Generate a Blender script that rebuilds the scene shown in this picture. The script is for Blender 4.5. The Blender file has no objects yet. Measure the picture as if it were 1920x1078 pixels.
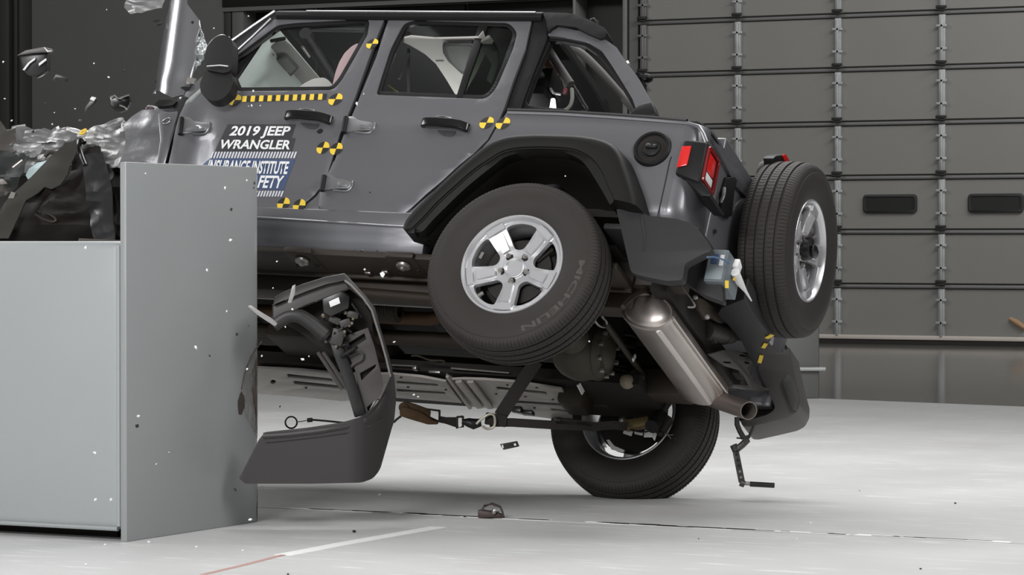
import bpy, bmesh, math, random
from mathutils import Vector as V, Matrix, noise
from mathutils.geometry import tessellate_polygon
import numpy as np

random.seed(7)
SC = bpy.context.scene
COL = SC.collection
PI = math.pi
AL = math.radians(27.5)                 # angle between the hall's axes and the line of sight
CA, SA = math.cos(AL), math.sin(AL)

# ------------------------------------------------------------------ camera, world, lights, exposure
CH = 1.207                              # camera height
FPX = 5700.0                            # focal length for a 1920 px wide frame
TILT = math.atan((539 - 452) / FPX)
cam = bpy.data.cameras.new('camera')
cam.sensor_width = 36.0
cam.lens = FPX / 1920 * 36
cam.clip_end = 200
camo = bpy.data.objects.new('camera', cam)
COL.objects.link(camo)
camo.location = (0, 0, CH)
camo.rotation_euler = (PI / 2 - TILT, 0, AL)
SC.camera = camo
SC.view_settings.view_transform = 'Standard'
SC.view_settings.look = 'None'
SC.view_settings.exposure = 0.0
SC.view_settings.gamma = 1.0
SC.view_settings.use_curve_mapping = False

wd = bpy.data.worlds.new('world'); SC.world = wd; wd.use_nodes = True
wd.node_tree.nodes['Background'].inputs[0].default_value = (0.5, 0.5, 0.5, 1)
wd.node_tree.nodes['Background'].inputs[1].default_value = 0.02

def c2w(x, y, z=0.0):                   # right / ahead / up of the camera -> hall coordinates
    return V((x * CA - y * SA, x * SA + y * CA, z))

def area(name, loc, aim, sx, sy, power, col=(1, 1, 1)):
    l = bpy.data.lights.new(name, 'AREA'); l.shape = 'RECTANGLE'
    l.size = sx; l.size_y = sy; l.energy = power; l.color = col
    o = bpy.data.objects.new(name, l); COL.objects.link(o)
    o.location = loc
    o.rotation_euler = (V(aim) - V(loc)).to_track_quat('-Z', 'Y').to_euler()
    return o
area('overhead_light', c2w(0.6, 16.6, 5.8), c2w(0.4, 15.4, 0), 7.5, 3.0, 540)
area('overhead_light', c2w(-4.6, 3.0, 5.6), c2w(-0.5, 12.8, 0.6), 4.5, 2.2, 860)
area('glint_light', c2w(-6.5, 5.6, 2.5), c2w(0.4, 13.0, 1.2), 4.5, 1.2, 110)  # unseen low light, added to put a glint on the lower quarter panel
cabfill = bpy.data.lights.new('cabin_fill', 'POINT'); cabfill.energy = 20; cabfill.shadow_soft_size = .12  # fill light added inside the cabin to brighten the headliner
cabfillo = bpy.data.objects.new('cabin_fill', cabfill); COL.objects.link(cabfillo)
area('overhead_light', c2w(5.5, 9.0, 6.2), c2w(2.0, 13.5, 0.2), 2.5, 4.0, 310)
area('overhead_light', c2w(-8.2, 15.8, 5.4), c2w(-1.6, 14.2, 1.6), 3.5, 2.2, 250)
area('overhead_light', c2w(8.0, 28.0, 7.8), c2w(6.0, 35.0, 2.0), 8.0, 1.5, 800)  # unseen bank added to brighten the garage door
area('overhead_light', c2w(-7.0, 29.0, 7.8), c2w(-7.0, 38.0, 2.0), 8.0, 1.5, 400)  # unseen bank added to brighten the left of the back wall

# ------------------------------------------------------------------ placing: rays, the car's own frame
CT, ST = math.cos(TILT), math.sin(TILT)
RC = np.array([[-0.91357093, -0.34896287, 0.20883742], [0.40470594, -0.83063967, 0.38242757],
               [0.04001562, 0.43389245, 0.9000756]])     # car axes (forward, left, up) as columns
OC = np.array([0.31198741, 13.7332446, 0.7194936])       # middle of the rear axle
EYE = np.array([0, 0, CH])
def ray(u, v):
    a, b = (u - 960) / FPX, (539 - v) / FPX
    return np.array([a, CT + b * ST, b * CT - ST])
def loc(u, v, ax, val):                 # where a sight line meets a plane of the car's frame
    d = RC.T @ ray(u, v); o = RC.T @ (EYE - OC)
    return V(o + d * (val - o[ax]) / d[ax])
def dep(u, v, y):                       # hall point at a distance ahead of the camera
    d = ray(u, v); p = EYE + d * (y / d[1])
    return c2w(*p)
def gnd(u, v, z=0.0):
    d = ray(u, v); p = EYE + d * ((z - CH) / d[2])
    return c2w(*p)
def wallp(u, v, yw):                    # hall point on the plane y = yw
    d = ray(u, v); w = c2w(*d); k = yw / w.y
    return V((w.x * k, yw, CH + d[2] * k))
ROTW = Matrix(((CA, -SA, 0), (SA, CA, 0), (0, 0, 1)))
CARM = (ROTW @ Matrix([list(r) for r in RC])).to_4x4()
CARM.translation = c2w(*OC)
def l2w(p): return CARM @ V(p)
CARI = CARM.inverted()
def w2l(p): return CARI @ V(p)

# side surface of the body: how far out it is at each height
YS = [(-.2, .60), (.09, .672), (.115, .692), (.20, .708), (.32, .722), (.52, .728), (.66, .728), (.74, .718), (.80, .704), (.86, .694), (.95, .678),
      (1.10, .650), (1.25, .622), (1.34, .602), (1.5, .56)]
_z = np.array([a for a, b in YS]); _y = np.array([b for a, b in YS])
_zz = np.linspace(-.2, 1.5, 341); _yy = np.interp(_zz, _z, _y)
_k = np.hanning(17); _k /= _k.sum(); _yy = np.convolve(np.pad(_yy, 8, 'edge'), _k, 'valid')
def ys(z): return float(np.interp(z, _zz, _yy))
def sm(a, b, t):
    t = min(1, max(0, (t - a) / (b - a))); return t * t * (3 - 2 * t)
def dent(x, z):                         # the buckled front part of the front door
    e = 1.668 + 0.30 * (z - .62)
    return -.05 * sm(e, e + .22, x) * sm(.92, .70, z) * (1 - .55 * sm(.50, .74, z) * sm(1.78, 1.95, x))
def yd(x, z): return ys(z) + dent(x, z)
def PS(u, v, off=0.0):
    y = .7
    for _ in range(6):
        p = loc(u, v, 1, y); y = ys(p.z) + off
    return p
def PSF(u, v, fn, off=0.0):
    y = .66
    for _ in range(8):
        p = loc(u, v, 1, y); y = fn(p.x, p.z) + off
    return p
cabfillo.location = l2w((.95, -.10, .78))
def S2(pts, off=0.0): return [(p.x, p.z) for p in (PS(u, v, off) for u, v in pts)]

# ------------------------------------------------------------------ materials
MATS = {}
def lin(c):
    c = c / 255.0
    return c / 12.92 if c <= .04045 else ((c + .055) / 1.055) ** 2.4
def mat(name, rgb, rough=.5, metal=0.0, var=.08, scale=8.0, bump=0.0, bscale=60.0, coat=0.0, emit=0.0, alpha=1.0, trans=0.0, spec=.5, rvar=0.0):
    if name in MATS: return MATS[name]
    m = bpy.data.materials.new(name); m.use_nodes = True
    nt = m.node_tree; b = nt.nodes['Principled BSDF']
    col = [lin(c) for c in rgb]
    b.inputs['Roughness'].default_value = rough
    b.inputs['Metallic'].default_value = metal
    b.inputs['Coat Weight'].default_value = coat
    b.inputs['Coat Roughness'].default_value = .08
    b.inputs['Specular IOR Level'].default_value = spec
    tc = nt.nodes.new('ShaderNodeTexCoord')
    nz = nt.nodes.new('ShaderNodeTexNoise'); nz.inputs['Scale'].default_value = scale; nz.inputs['Detail'].default_value = 4
    nt.links.new(tc.outputs['Object'], nz.inputs['Vector'])
    mx = nt.nodes.new('ShaderNodeMix'); mx.data_type = 'RGBA'
    mx.inputs[6].default_value = [c * (1 - var) for c in col] + [1]
    mx.inputs[7].default_value = [min(1, c * (1 + var)) for c in col] + [1]
    nt.links.new(nz.outputs['Fac'], mx.inputs[0])
    nt.links.new(mx.outputs[2], b.inputs['Base Color'])
    if rvar:
        mr = nt.nodes.new('ShaderNodeMapRange')
        mr.inputs[3].default_value = max(0, rough - rvar); mr.inputs[4].default_value = rough + rvar
        nt.links.new(nz.outputs['Fac'], mr.inputs[0]); nt.links.new(mr.outputs[0], b.inputs['Roughness'])
    if bump:
        n2 = nt.nodes.new('ShaderNodeTexNoise'); n2.inputs['Scale'].default_value = bscale; n2.inputs['Detail'].default_value = 3
        nt.links.new(tc.outputs['Object'], n2.inputs['Vector'])
        bp = nt.nodes.new('ShaderNodeBump'); bp.inputs['Strength'].default_value = bump; bp.inputs['Distance'].default_value = .01
        nt.links.new(n2.outputs['Fac'], bp.inputs['Height']); nt.links.new(bp.outputs[0], b.inputs['Normal'])
    if emit:
        b.inputs['Emission Color'].default_value = col + [1]; b.inputs['Emission Strength'].default_value = emit
    if trans: b.inputs['Transmission Weight'].default_value = trans
    b.inputs['Alpha'].default_value = alpha
    m.diffuse_color = col + [1]
    MATS[name] = m
    return m

PAINT = mat('grey_metallic_paint', (114, 114, 118), .36, .5, .03, 3, coat=.35)
PLAST = mat('charcoal_plastic', (44, 43, 44), .55, 0, .08, 30, spec=.35, bump=.06, bscale=400)
BLACK = mat('black_plastic', (25, 24, 24), .5, 0, .1, 20, spec=.25)
MATTE = mat('black_underbody', (24, 18, 13), .75, 0, .25, 10)
UNDER = mat('dark_brown_frame_paint', (44, 35, 26), .6, 0, .2, 9)
RUBBER = mat('tyre_rubber', (38, 33, 30), .7, 0, .12, 12)
RUBB2 = mat('tyre_lettering', (68, 64, 61), .7, 0, .1, 12)
RIM = mat('silver_rim_paint', (206, 206, 208), .34, .65, .03, 6, coat=.2)
STEEL = mat('raw_steel', (160, 155, 151), .38, .85, .12, 14, bump=.05, bscale=40, rvar=.08)
MUFF = mat('muffler_steel', (188, 180, 175), .36, .9, .12, 9, bump=.06, bscale=25, rvar=.08)
ALUM = mat('bare_aluminium_panel', (164, 158, 153), .5, .1, .08, 10)
RUST = mat('rusty_steel', (104, 80, 56), .7, .3, .35, 30)
CRUSH = mat('crumpled_silver_metal', (150, 150, 150), .44, .7, .22, 20, bump=.18, bscale=30)
FOIL = mat('foil_insulation', (196, 200, 200), .35, .8, .15, 40, bump=.9, bscale=60)
YEL = mat('yellow_tape', (236, 200, 62), .5, 0, .06, 20)
BLK = mat('black_print', (30, 28, 27), .5)
WHT = mat('white_print', (232, 232, 232), .5)
NAVY = mat('navy_sticker', (62, 78, 112), .5)
DARKST = mat('dark_sticker', (52, 52, 56), .5)
GLOSSB = mat('gloss_black', (20, 20, 20), .2)
RED = mat('red_lens', (214, 36, 34), .22, 0, .06, 60, coat=.6)
DRED = mat('dark_red_lens', (120, 18, 20), .25, coat=.6)
CLEAR = mat('clear_lens', (225, 225, 225), .2)
WEB = mat('strap_webbing', (50, 45, 42), .85, 0, .1, 200, bump=.2, bscale=300)
BAGW = mat('airbag_white', (214, 206, 206), .8, 0, .06, 12)
BAGP = mat('airbag_pink', (226, 190, 196), .8, 0, .08, 10)
CLOTH = mat('grey_curtain_fabric', (176, 172, 168), .85, 0, .12, 9)
TRIMG = mat('grey_headliner', (140, 138, 134), .85, 0, .05, 12)
DARKIN = mat('dark_interior', (22, 21, 21), .7, 0, .15, 9)
GREYBOX = mat('grey_painted_box', (104, 112, 117), .5, 0, .06, 16)
GLASSW = mat('shattered_glass_white', (240, 240, 240), .3, emit=0, bump=.3)
SHARD = mat('black_plastic_shard', (30, 30, 30), .35, 0, .2, 40)
TINT = None
def glass(name, rgb, alpha):
    m = bpy.data.materials.new(name); m.use_nodes = True
    nt = m.node_tree; nt.nodes.clear()
    o = nt.nodes.new('ShaderNodeOutputMaterial'); t = nt.nodes.new('ShaderNodeBsdfTransparent'); g = nt.nodes.new('ShaderNodeBsdfGlossy')
    t.inputs[0].default_value = [lin(c) for c in rgb] + [1]; g.inputs['Roughness'].default_value = .05
    f0 = nt.nodes.new('ShaderNodeFresnel'); f0.inputs[0].default_value = 1.45; ge = nt.nodes.new('ShaderNodeNewGeometry'); f = nt.nodes.new('ShaderNodeMath'); f.operation = 'MULTIPLY'; iv = nt.nodes.new('ShaderNodeMath'); iv.operation = 'SUBTRACT'; iv.inputs[0].default_value = 1
    nt.links.new(ge.outputs['Backfacing'], iv.inputs[1]); nt.links.new(f0.outputs[0], f.inputs[0]); nt.links.new(iv.outputs[0], f.inputs[1])
    mx = nt.nodes.new('ShaderNodeMixShader')
    nt.links.new(f.outputs[0], mx.inputs[0]); nt.links.new(t.outputs[0], mx.inputs[1]); nt.links.new(g.outputs[0], mx.inputs[2])
    nt.links.new(mx.outputs[0], o.inputs[0])
    return m
GLASS = glass('window_glass', (244, 246, 245), 1)
GLTINT = glass('tinted_window_glass', (150, 158, 150), 1)

# ------------------------------------------------------------------ mesh building
class MB:
    def __init__(s): s.v = []; s.f = []; s.m = []
    def add(s, vs, fs, mi=0):
        o = len(s.v); s.v += [V(p) for p in vs]; s.f += [[o + i for i in f] for f in fs]; s.m += [mi] * len(fs); return s
    def box(s, c, d, rot=None, mi=0):
        c = V(c); h = V(d) / 2; R = rot or Matrix.Identity(3)
        vs = [c + R @ V((h.x * a, h.y * b, h.z * e)) for e in (-1, 1) for b in (-1, 1) for a in (-1, 1)]
        return s.add(vs, [(0, 2, 3, 1), (4, 5, 7, 6), (0, 1, 5, 4), (2, 6, 7, 3), (0, 4, 6, 2), (1, 3, 7, 5)], mi)
    def frames(s, pts, up=None):
        pts = [V(p) for p in pts]; n = len(pts); T = []
        for i in range(n):
            a = pts[max(0, i - 1)]; b = pts[min(n - 1, i + 1)]; T.append((b - a).normalized())
        u = V(up) if up else (V((0, 0, 1)) if abs(T[0].z) < .9 else V((1, 0, 0)))
        out = []
        for t in T:
            x = u.cross(t)
            if x.length < 1e-5: x = t.orthogonal()
            x.normalize(); y = t.cross(x).normalized()
            if not up: u = y
            out.append((x, y))
        return pts, out
    def sweep(s, pts, prof, up=None, closed=True, cap=True, mi=0, scale=None):
        pts, fr = s.frames(pts, up); rings = []
        for i, (p, (x, y)) in enumerate(zip(pts, fr)):
            k = scale[i] if scale else 1
            rings.append([p + x * a * k + y * b * k for a, b in prof])
        return s.loft(rings, closed, cap, mi)
    def loft(s, rings, closed=True, cap=True, mi=0):
        n = len(rings[0]); vs = [p for r in rings for p in r]; fs = []
        for i in range(len(rings) - 1):
            for j in range(n if closed else n - 1):
                k = (j + 1) % n
                fs.append((i * n + j, i * n + k, (i + 1) * n + k, (i + 1) * n + j))
        if cap and closed:
            fs.append(tuple(range(n))[::-1]); fs.append(tuple((len(rings) - 1) * n + j for j in range(n)))
        return s.add(vs, fs, mi)
    def tube(s, pts, r, n=10, mi=0, up=None):
        if not hasattr(r, '__len__'): r = [r] * len(pts)
        return s.sweep(pts, [(math.cos(2 * PI * i / n), math.sin(2 * PI * i / n)) for i in range(n)], up, True, True, mi, r)
    def ribbon(s, pts, w, t, up, mi=0):
        return s.sweep(pts, [(-w / 2, -t / 2), (w / 2, -t / 2), (w / 2, t / 2), (-w / 2, t / 2)], up, True, True, mi)
    def lathe(s, prof, n=32, M=None, mi=0, a0=0, a1=2 * PI, closed=True):
        M = M or Matrix.Identity(4); vs = []; k = len(prof)
        for i in range(n):
            t = a0 + (a1 - a0) * i / (n if closed else n - 1)
            for a, r in prof: vs.append(M @ V((r * math.cos(t), r * math.sin(t), a)))
        fs = []
        for i in range(n if closed else n - 1):
            j = (i + 1) % n
            for q in range(k - 1): fs.append((i * k + q, j * k + q, j * k + q + 1, i * k + q + 1))
        return s.add(vs, fs, mi)
    def blob(s, c, r, n=10, mi=0, rot=None):
        c = V(c); R = rot or Matrix.Identity(3); r = V(r) if hasattr(r, '__len__') else V((r, r, r)); vs = []; fs = []
        h = n // 2
        for i in range(h + 1):
            a = PI * i / h
            for j in range(n):
                b = 2 * PI * j / n
                vs.append(c + R @ V((r.x * math.sin(a) * math.cos(b), r.y * math.sin(a) * math.sin(b), r.z * math.cos(a))))
        for i in range(h):
            for j in range(n):
                k = (j + 1) % n; fs.append((i * n + j, (i + 1) * n + j, (i + 1) * n + k, i * n + k))
        return s.add(vs, fs, mi)
    def prism(s, poly, d, mi=0):
        d = V(d); p = [V(q) for q in poly]; n = len(p)
        fs = [tuple(range(n))[::-1], tuple(range(n, 2 * n))] + [(i, (i + 1) % n, n + (i + 1) % n, n + i) for i in range(n)]
        return s.add(p + [q + d for q in p], fs, mi)

OFF = {}
def finish(bm, bevel=0, seg=2, smooth=35, keep=False):
    bmesh.ops.remove_doubles(bm, verts=bm.verts, dist=1e-5)
    if not keep: bmesh.ops.recalc_face_normals(bm, faces=bm.faces)
    if bevel:
        es = [e for e in bm.edges if len(e.link_faces) == 2 and e.calc_face_angle(0) > math.radians(38)]
        if es: bmesh.ops.bevel(bm, geom=es, offset=bevel, segments=seg, affect='EDGES', profile=.5, clamp_overlap=True)
    for f in bm.faces: f.smooth = True
    for e in bm.edges:
        e.smooth = not (len(e.link_faces) != 2 or e.calc_face_angle(0) > math.radians(smooth))
def link(name, me, mats, parent=None):
    o = bpy.data.objects.new(name, me); COL.objects.link(o)
    for m in (mats if isinstance(mats, (list, tuple)) else [mats]):
        if not me.materials or len(me.materials) < len(mats if isinstance(mats, (list, tuple)) else [mats]): me.materials.append(m)
    if parent: o.parent = parent
    return o
def build(name, mb, mats, parent=None, bevel=0, seg=2, smooth=35, keep=False):
    """one mesh object; world coordinates are kept relative to the thing's base"""
    off = OFF.get(parent, V((0, 0, 0))) if parent else None
    if parent is None:
        lo = V([min(p[i] for p in mb.v) for i in range(3)]); hi = V([max(p[i] for p in mb.v) for i in range(3)])
        off = (lo + hi) / 2; off.z = lo.z
    bm = bmesh.new(); vs = [bm.verts.new(p - off) for p in mb.v]
    for f, mi in zip(mb.f, mb.m):
        try:
            q = bm.faces.new([vs[i] for i in f]); q.material_index = mi
        except ValueError: pass
    finish(bm, bevel, seg, smooth, keep)
    me = bpy.data.meshes.new(name); bm.to_mesh(me); bm.free()
    o = link(name, me, mats, parent)
    if parent is None: o.location = off; OFF[o] = off
    else: OFF[o] = OFF.get(parent, V((0, 0, 0)))
    return o
def plate(name, polys, mp, mats, parent=None, t=.03, cut=.07, bevel=0, seg=2, smooth=35, cutu=None):
    """flat outline with holes, cut into strips, given thickness and bent onto a surface by mp(a, b, w)"""
    bm = bmesh.new()
    vv = [V((a, b, 0)) for p in polys for a, b in p]
    tri = tessellate_polygon([[V((a, b, 0)) for a, b in p] for p in polys])
    bv = [bm.verts.new(p) for p in vv]
    for f in tri:
        try: bm.faces.new([bv[i] for i in f])
        except ValueError: pass
    bmesh.ops.remove_doubles(bm, verts=bm.verts, dist=1e-6)
    for ax, c in ((1, cut), (0, cutu or cut)):
        if not c: continue
        lo = min(p[ax] for p in vv); hi = max(p[ax] for p in vv); n = int((hi - lo) / c)
        for i in range(1, n + 1):
            co = V((0, 0, 0)); co[ax] = lo + (hi - lo) * i / (n + 1); no = V((0, 0, 0)); no[ax] = 1
            bmesh.ops.bisect_plane(bm, geom=bm.verts[:] + bm.edges[:] + bm.faces[:], plane_co=co, plane_no=no, dist=1e-6)
    if t:
        r = bmesh.ops.extrude_face_region(bm, geom=bm.faces[:])
        for e in r['geom']:
            if isinstance(e, bmesh.types.BMVert): e.co.z = -t
    off = OFF.get(parent, V((0, 0, 0))) if parent else V((0, 0, 0))
    for v in bm.verts: v.co = V(mp(v.co.x, v.co.y, v.co.z)) - off
    finish(bm, bevel, seg, smooth)
    me = bpy.data.meshes.new(name); bm.to_mesh(me); bm.free()
    o = link(name, me, mats, parent); OFF[o] = off
    return o
def sidemap(off=0.0, fn=None):
    f = fn or (lambda x, z: ys(z))
    return lambda x, z, w: (x, f(x, z) + off + w, z)
def bodyplate(name, px, mats, parent, off=0.0, fn=None, t=.03, bevel=.004, cut=.06, **k):
    return plate(name, [S2(p, off) for p in px], sidemap(off, fn), mats, parent, t=t, bevel=bevel, cut=cut, **k)
def slab(name, px, ax, val, t, mats, parent, bevel=0, seg=2, holes=(), disp=None, cut=None, smooth=35):
    """outline seen against one plane of the car's frame, with thickness along that axis"""
    o = [i for i in range(3) if i != ax]
    def q(p): r = loc(p[0], p[1], ax, val); return (r[o[0]], r[o[1]])
    def mp(a, b, w):
        r = [0, 0, 0]; r[o[0]] = a; r[o[1]] = b; r[ax] = val + (-w / max(t, 1e-6)) * t * SGN[0]
        if disp: r = disp(r)
        return r
    return plate(name, [[q(p) for p in px]] + [[q(p) for p in h] for h in holes], mp, mats, parent, t=abs(t), cut=cut, bevel=bevel, seg=seg, smooth=smooth)
SGN = [-1]                              # slabs grow away from the viewer (towards the car's right)
def fil(pts, r, n=4):
    """polygon with rounded corners"""
    out = []; m = len(pts)
    for i in range(m):
        p = V(pts[i]).to_2d() if False else V((pts[i][0], pts[i][1])); a = V((pts[i - 1][0], pts[i - 1][1])); b = V((pts[(i + 1) % m][0], pts[(i + 1) % m][1]))
        ra = pts[i][2] if len(pts[i]) > 2 else r
        da = (a - p); db = (b - p); k = min(ra, da.length * .48, db.length * .48)
        if k < 1e-4: out.append((p.x, p.y)); continue
        s, e = p + da.normalized() * k, p + db.normalized() * k
        for j in range(n + 1):
            t = j / n; q = s * (1 - t) ** 2 + p * 2 * t * (1 - t) + e * t * t; out.append((q.x, q.y))
    return out
def curve(pts, n=6):
    """smooth line through points (Catmull-Rom)"""
    P = [V(p) for p in pts]; P = [P[0] * 2 - P[1]] + P + [P[-1] * 2 - P[-2]]; out = []
    for i in range(1, len(P) - 2):
        for j in range(n):
            t = j / n; a, b, c, d = P[i - 1:i + 3]
            out.append(.5 * ((2 * b) + (c - a) * t + (2 * a - 5 * b + 4 * c - d) * t * t + (3 * b - a - 3 * c + d) * t ** 3))
    out.append(P[-2]); return out
def empty(name, at=(0, 0, 0), parent=None):
    o = bpy.data.objects.new(name, None); COL.objects.link(o); o.empty_display_size = .2
    if parent: o.parent = parent
    o.location = at
    return o
def tag(o, label=None, cat=None, group=None, kind=None):
    for k, x in (('label', label), ('category', cat), ('group', group), ('kind', kind)):
        if x: o[k] = x
    return o
def thing(name, at, label, cat, group=None):
    o = empty(name, at); OFF[o] = V(at); return tag(o, label, cat, group)
def dup(o, parent=None):
    c = o.copy(); COL.objects.link(c)
    if parent: c.parent = parent
    for ch in list(o.children): dup(ch, c)
    return c
FONT = None
def text_mesh(name, txt, mats, parent, mp, shear=0.0, t=.0006, width=None, height=1.0, res=3):
    """lettering as a thin mesh; a = 0..1 along the line, b = 0..1 up the capitals, bent by mp"""
    cu = bpy.data.curves.new(name, 'FONT'); cu.body = txt; cu.size = 1; cu.shear = shear; cu.resolution_u = res; cu.fill_mode = 'FRONT'
    cu.offset = .028
    ob = bpy.data.objects.new(name, cu)
    me = bpy.data.meshes.new_from_object(ob); bpy.data.objects.remove(ob); bpy.data.curves.remove(cu)
    xs = [v.co.x for v in me.vertices]; yy = [v.co.y for v in me.vertices]
    x0, x1 = min(xs), max(xs); y1 = .7
    off = OFF.get(parent, V((0, 0, 0)))
    for v in me.vertices:
        v.co = V(mp((v.co.x - x0) / (x1 - x0), v.co.y / y1)) - off
    me.name = name
    o = link(name, me, mats, parent); OFF[o] = off
    return o
# ------------------------------------------------------------------ the hall
def floor_mat(name, c, rough, streak, spec=.5):
    m = bpy.data.materials.new(name); m.use_nodes = True
    nt = m.node_tree; b = nt.nodes['Principled BSDF']; N = nt.nodes.new; L = nt.links.new
    tc = N('ShaderNodeTexCoord')
    n1 = N('ShaderNodeTexNoise'); n1.inputs['Scale'].default_value = 1.1; n1.inputs['Detail'].default_value = 6
    L(tc.outputs['Object'], n1.inputs['Vector'])
    r1 = N('ShaderNodeMix'); r1.data_type = 'RGBA'
    r1.inputs[6].default_value = [lin(x * .94) for x in c] + [1]; r1.inputs[7].default_value = [lin(min(255, x * 1.03)) for x in c] + [1]
    L(n1.outputs['Fac'], r1.inputs[0])
    mp = N('ShaderNodeMapping'); mp.inputs['Scale'].default_value = (1.3, 9, 1); mp.inputs['Rotation'].default_value = (0, 0, .22)
    L(tc.outputs['Object'], mp.inputs[0])
    n2 = N('ShaderNodeTexNoise'); n2.inputs['Scale'].default_value = 2.2; n2.inputs['Detail'].default_value = 5; n2.inputs['Roughness'].default_value = .62
    L(mp.outputs[0], n2.inputs['Vector'])
    rp = N('ShaderNodeMapRange'); rp.inputs[1].default_value = .57; rp.inputs[2].default_value = .70; L(n2.outputs['Fac'], rp.inputs[0])
    ml = N('ShaderNodeMath'); ml.operation = 'MULTIPLY'; ml.inputs[1].default_value = streak; L(rp.outputs[0], ml.inputs[0])
    r2 = N('ShaderNodeMix'); r2.data_type = 'RGBA'; r2.inputs[7].default_value = (.9, .9, .89, 1)
    L(ml.outputs[0], r2.inputs[0]); L(r1.outputs[2], r2.inputs[6])
    n3 = N('ShaderNodeTexNoise'); n3.inputs['Scale'].default_value = .8; n3.inputs['Detail'].default_value = 5
    mp3 = N('ShaderNodeMapping'); mp3.inputs['Location'].default_value = (3.3, 7.1, 0); L(tc.outputs['Object'], mp3.inputs[0]); L(mp3.outputs[0], n3.inputs['Vector'])
    rp3 = N('ShaderNodeMapRange'); rp3.inputs[1].default_value = .60; rp3.inputs[2].default_value = .78; rp3.inputs[4].default_value = .35; L(n3.outputs['Fac'], rp3.inputs[0])
    r3 = N('ShaderNodeMix'); r3.data_type = 'RGBA'; r3.inputs[7].default_value = [lin(x) for x in (c[0] * .92, c[1] * .85, c[2] * .82)] + [1]
    L(rp3.outputs[0], r3.inputs[0]); L(r2.outputs[2], r3.inputs[6])
    L(r3.outputs[2], b.inputs['Base Color'])
    rr = N('ShaderNodeMapRange'); rr.inputs[3].default_value = rough * .8; rr.inputs[4].default_value = rough * 1.25; L(n1.outputs['Fac'], rr.inputs[0]); L(rr.outputs[0], b.inputs['Roughness'])
    b.inputs['Specular IOR Level'].default_value = spec
    MATS[name] = m
    return m
FLOORM = floor_mat('white_painted_concrete', (204, 204, 203), .36, .75, .42)
FLOORF = floor_mat('polished_grey_concrete', (96, 94, 90), .10, .1, .5)
JOINT = mat('joint_filler', (120, 116, 112), .9)
WALLG = mat('grey_wall_paint', (92, 92, 91), .7, 0, .06, 1.5)
WALLD = mat('dark_wall_paint', (50, 50, 47), .7, 0, .06, 2)
DOORP = mat('grey_door_panel_paint', (115, 114, 110), .55, 0, .05, 1.2)
RAILD = mat('dark_steel_rail', (106, 106, 104), .5, .3, .08, 3)
GALV = mat('galvanised_strut', (160, 162, 162), .5, .5, .3, 9)
BLKDOOR = mat('black_steel_door', (20, 19, 17), .6, 0, .2, .8)
POSTG = mat('grey_frame_post', (104, 104, 102), .5)
CEIL = mat('white_ceiling', (150, 150, 150), .8)
WY = 33.5
floor = tag(empty('floor'), kind='structure'); OFF[floor] = V((0, 0, 0))
JY = 11.68
A, B = gnd(1533, 746.6), gnd(1920, 762); sl = (B.y - A.y) / (B.x - A.x)
def seam(x): return A.y + sl * (x - A.x)
for nm, poly, m in (('floor_slab', [(-26, -6), (12, -6), (12, JY - .014), (-26, JY - .014)], FLOORM),
                    ('floor_slab', [(-26, JY + .014), (12, JY + .014), (12, seam(12) - .015), (-26, seam(-26) - .015)], FLOORM),
                    ('floor_slab', [(-26, seam(-26) + .015), (12, seam(12) + .015), (12, WY + .2), (-26, WY + .2)], FLOORF)):
    mb = MB(); mb.prism([(x, y, -.12) for x, y in poly], (0, 0, .12)); build(nm, mb, m, floor)
mb = MB(); mb.box((-7, JY, -.056), (38, .027, .104)); build('joint_filler', mb, JOINT, floor)
mb = MB(); mb.prism([(-26, seam(-26) - .0145, -.06), (12, seam(12) - .0145, -.06), (12, seam(12) + .0145, -.06), (-26, seam(-26) + .0145, -.06)], (0, 0, .05)); build('joint_filler', mb, MATTE, floor)
# chipped light edge of the joint, painted line
def strip(name, px, w, m, parent, h=.0012):
    mb = MB(); P = [gnd(u, v) for u, v in px]
    mb.ribbon([p + V((0, 0, h / 2)) for p in P], w, h, (0, 0, 1)); return build(name, mb, m, parent)
WLINE = mat('white_line_paint', (238, 238, 236), .5)
REDL = mat('red_line_paint', (176, 138, 130), .6)
strip('painted_line', [(530, 1041), (570, 1033.5), (640, 1020), (730, 1004), (822, 988)], .075, WLINE, floor)
strip('painted_line', [(380, 1077.5), (455, 1060), (531, 1040.5)], .026, REDL, floor)
for i in range(60):                      # pale chips along the joint
    t = random.random(); x = -7.2 + 4.8 * t; w = random.uniform(.06, .34)
    mb = MB(); mb.box((x, JY + .030 + random.random() * .025, .0006), (w, random.uniform(.02, .05), .0012)); build('paint_chip', mb, WLINE, floor)
ceil = MB(); ceil.box((-7, 14, 9.06), (38, 40, .12)); tag(build('ceiling', ceil, CEIL), kind='structure')
for nm, c, d, m in (('wall_left', (-26.1, 14, 4.5), (.2, 40, 9), WALLD), ('wall_right', (12.1, 14, 4.5), (.2, 40, 9), WALLG), ('wall_front', (-7, -6.1, 4.5), (38, .2, 9), WALLG)):
    mb = MB(); mb.box(c, d); tag(build(nm, mb, m), kind='structure')
def wx(u, v=300): return wallp(u, v, WY).x
def wz(v, u=1573): return wallp(u, v, WY).z
DL, DR = wx(418), wx(1180); GL = wx(1196)
wb = MB()
wb.box(((-26 + DL) / 2, WY + .1, 4.5), (DL + 26, .2, 9)); wb.box(((DR + GL) / 2, WY + .1, 4.5), (GL - DR, .2, 9))
wb.box(((DL + DR) / 2, WY + .1, (9 + 4.2) / 2), (DR - DL, .2, 9 - 4.2)); wb.box(((GL + 12) / 2, WY + .1, 7.4), (12 - GL, .2, 3.2))
tag(build('wall_back', wb, WALLG), kind='structure')
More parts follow.
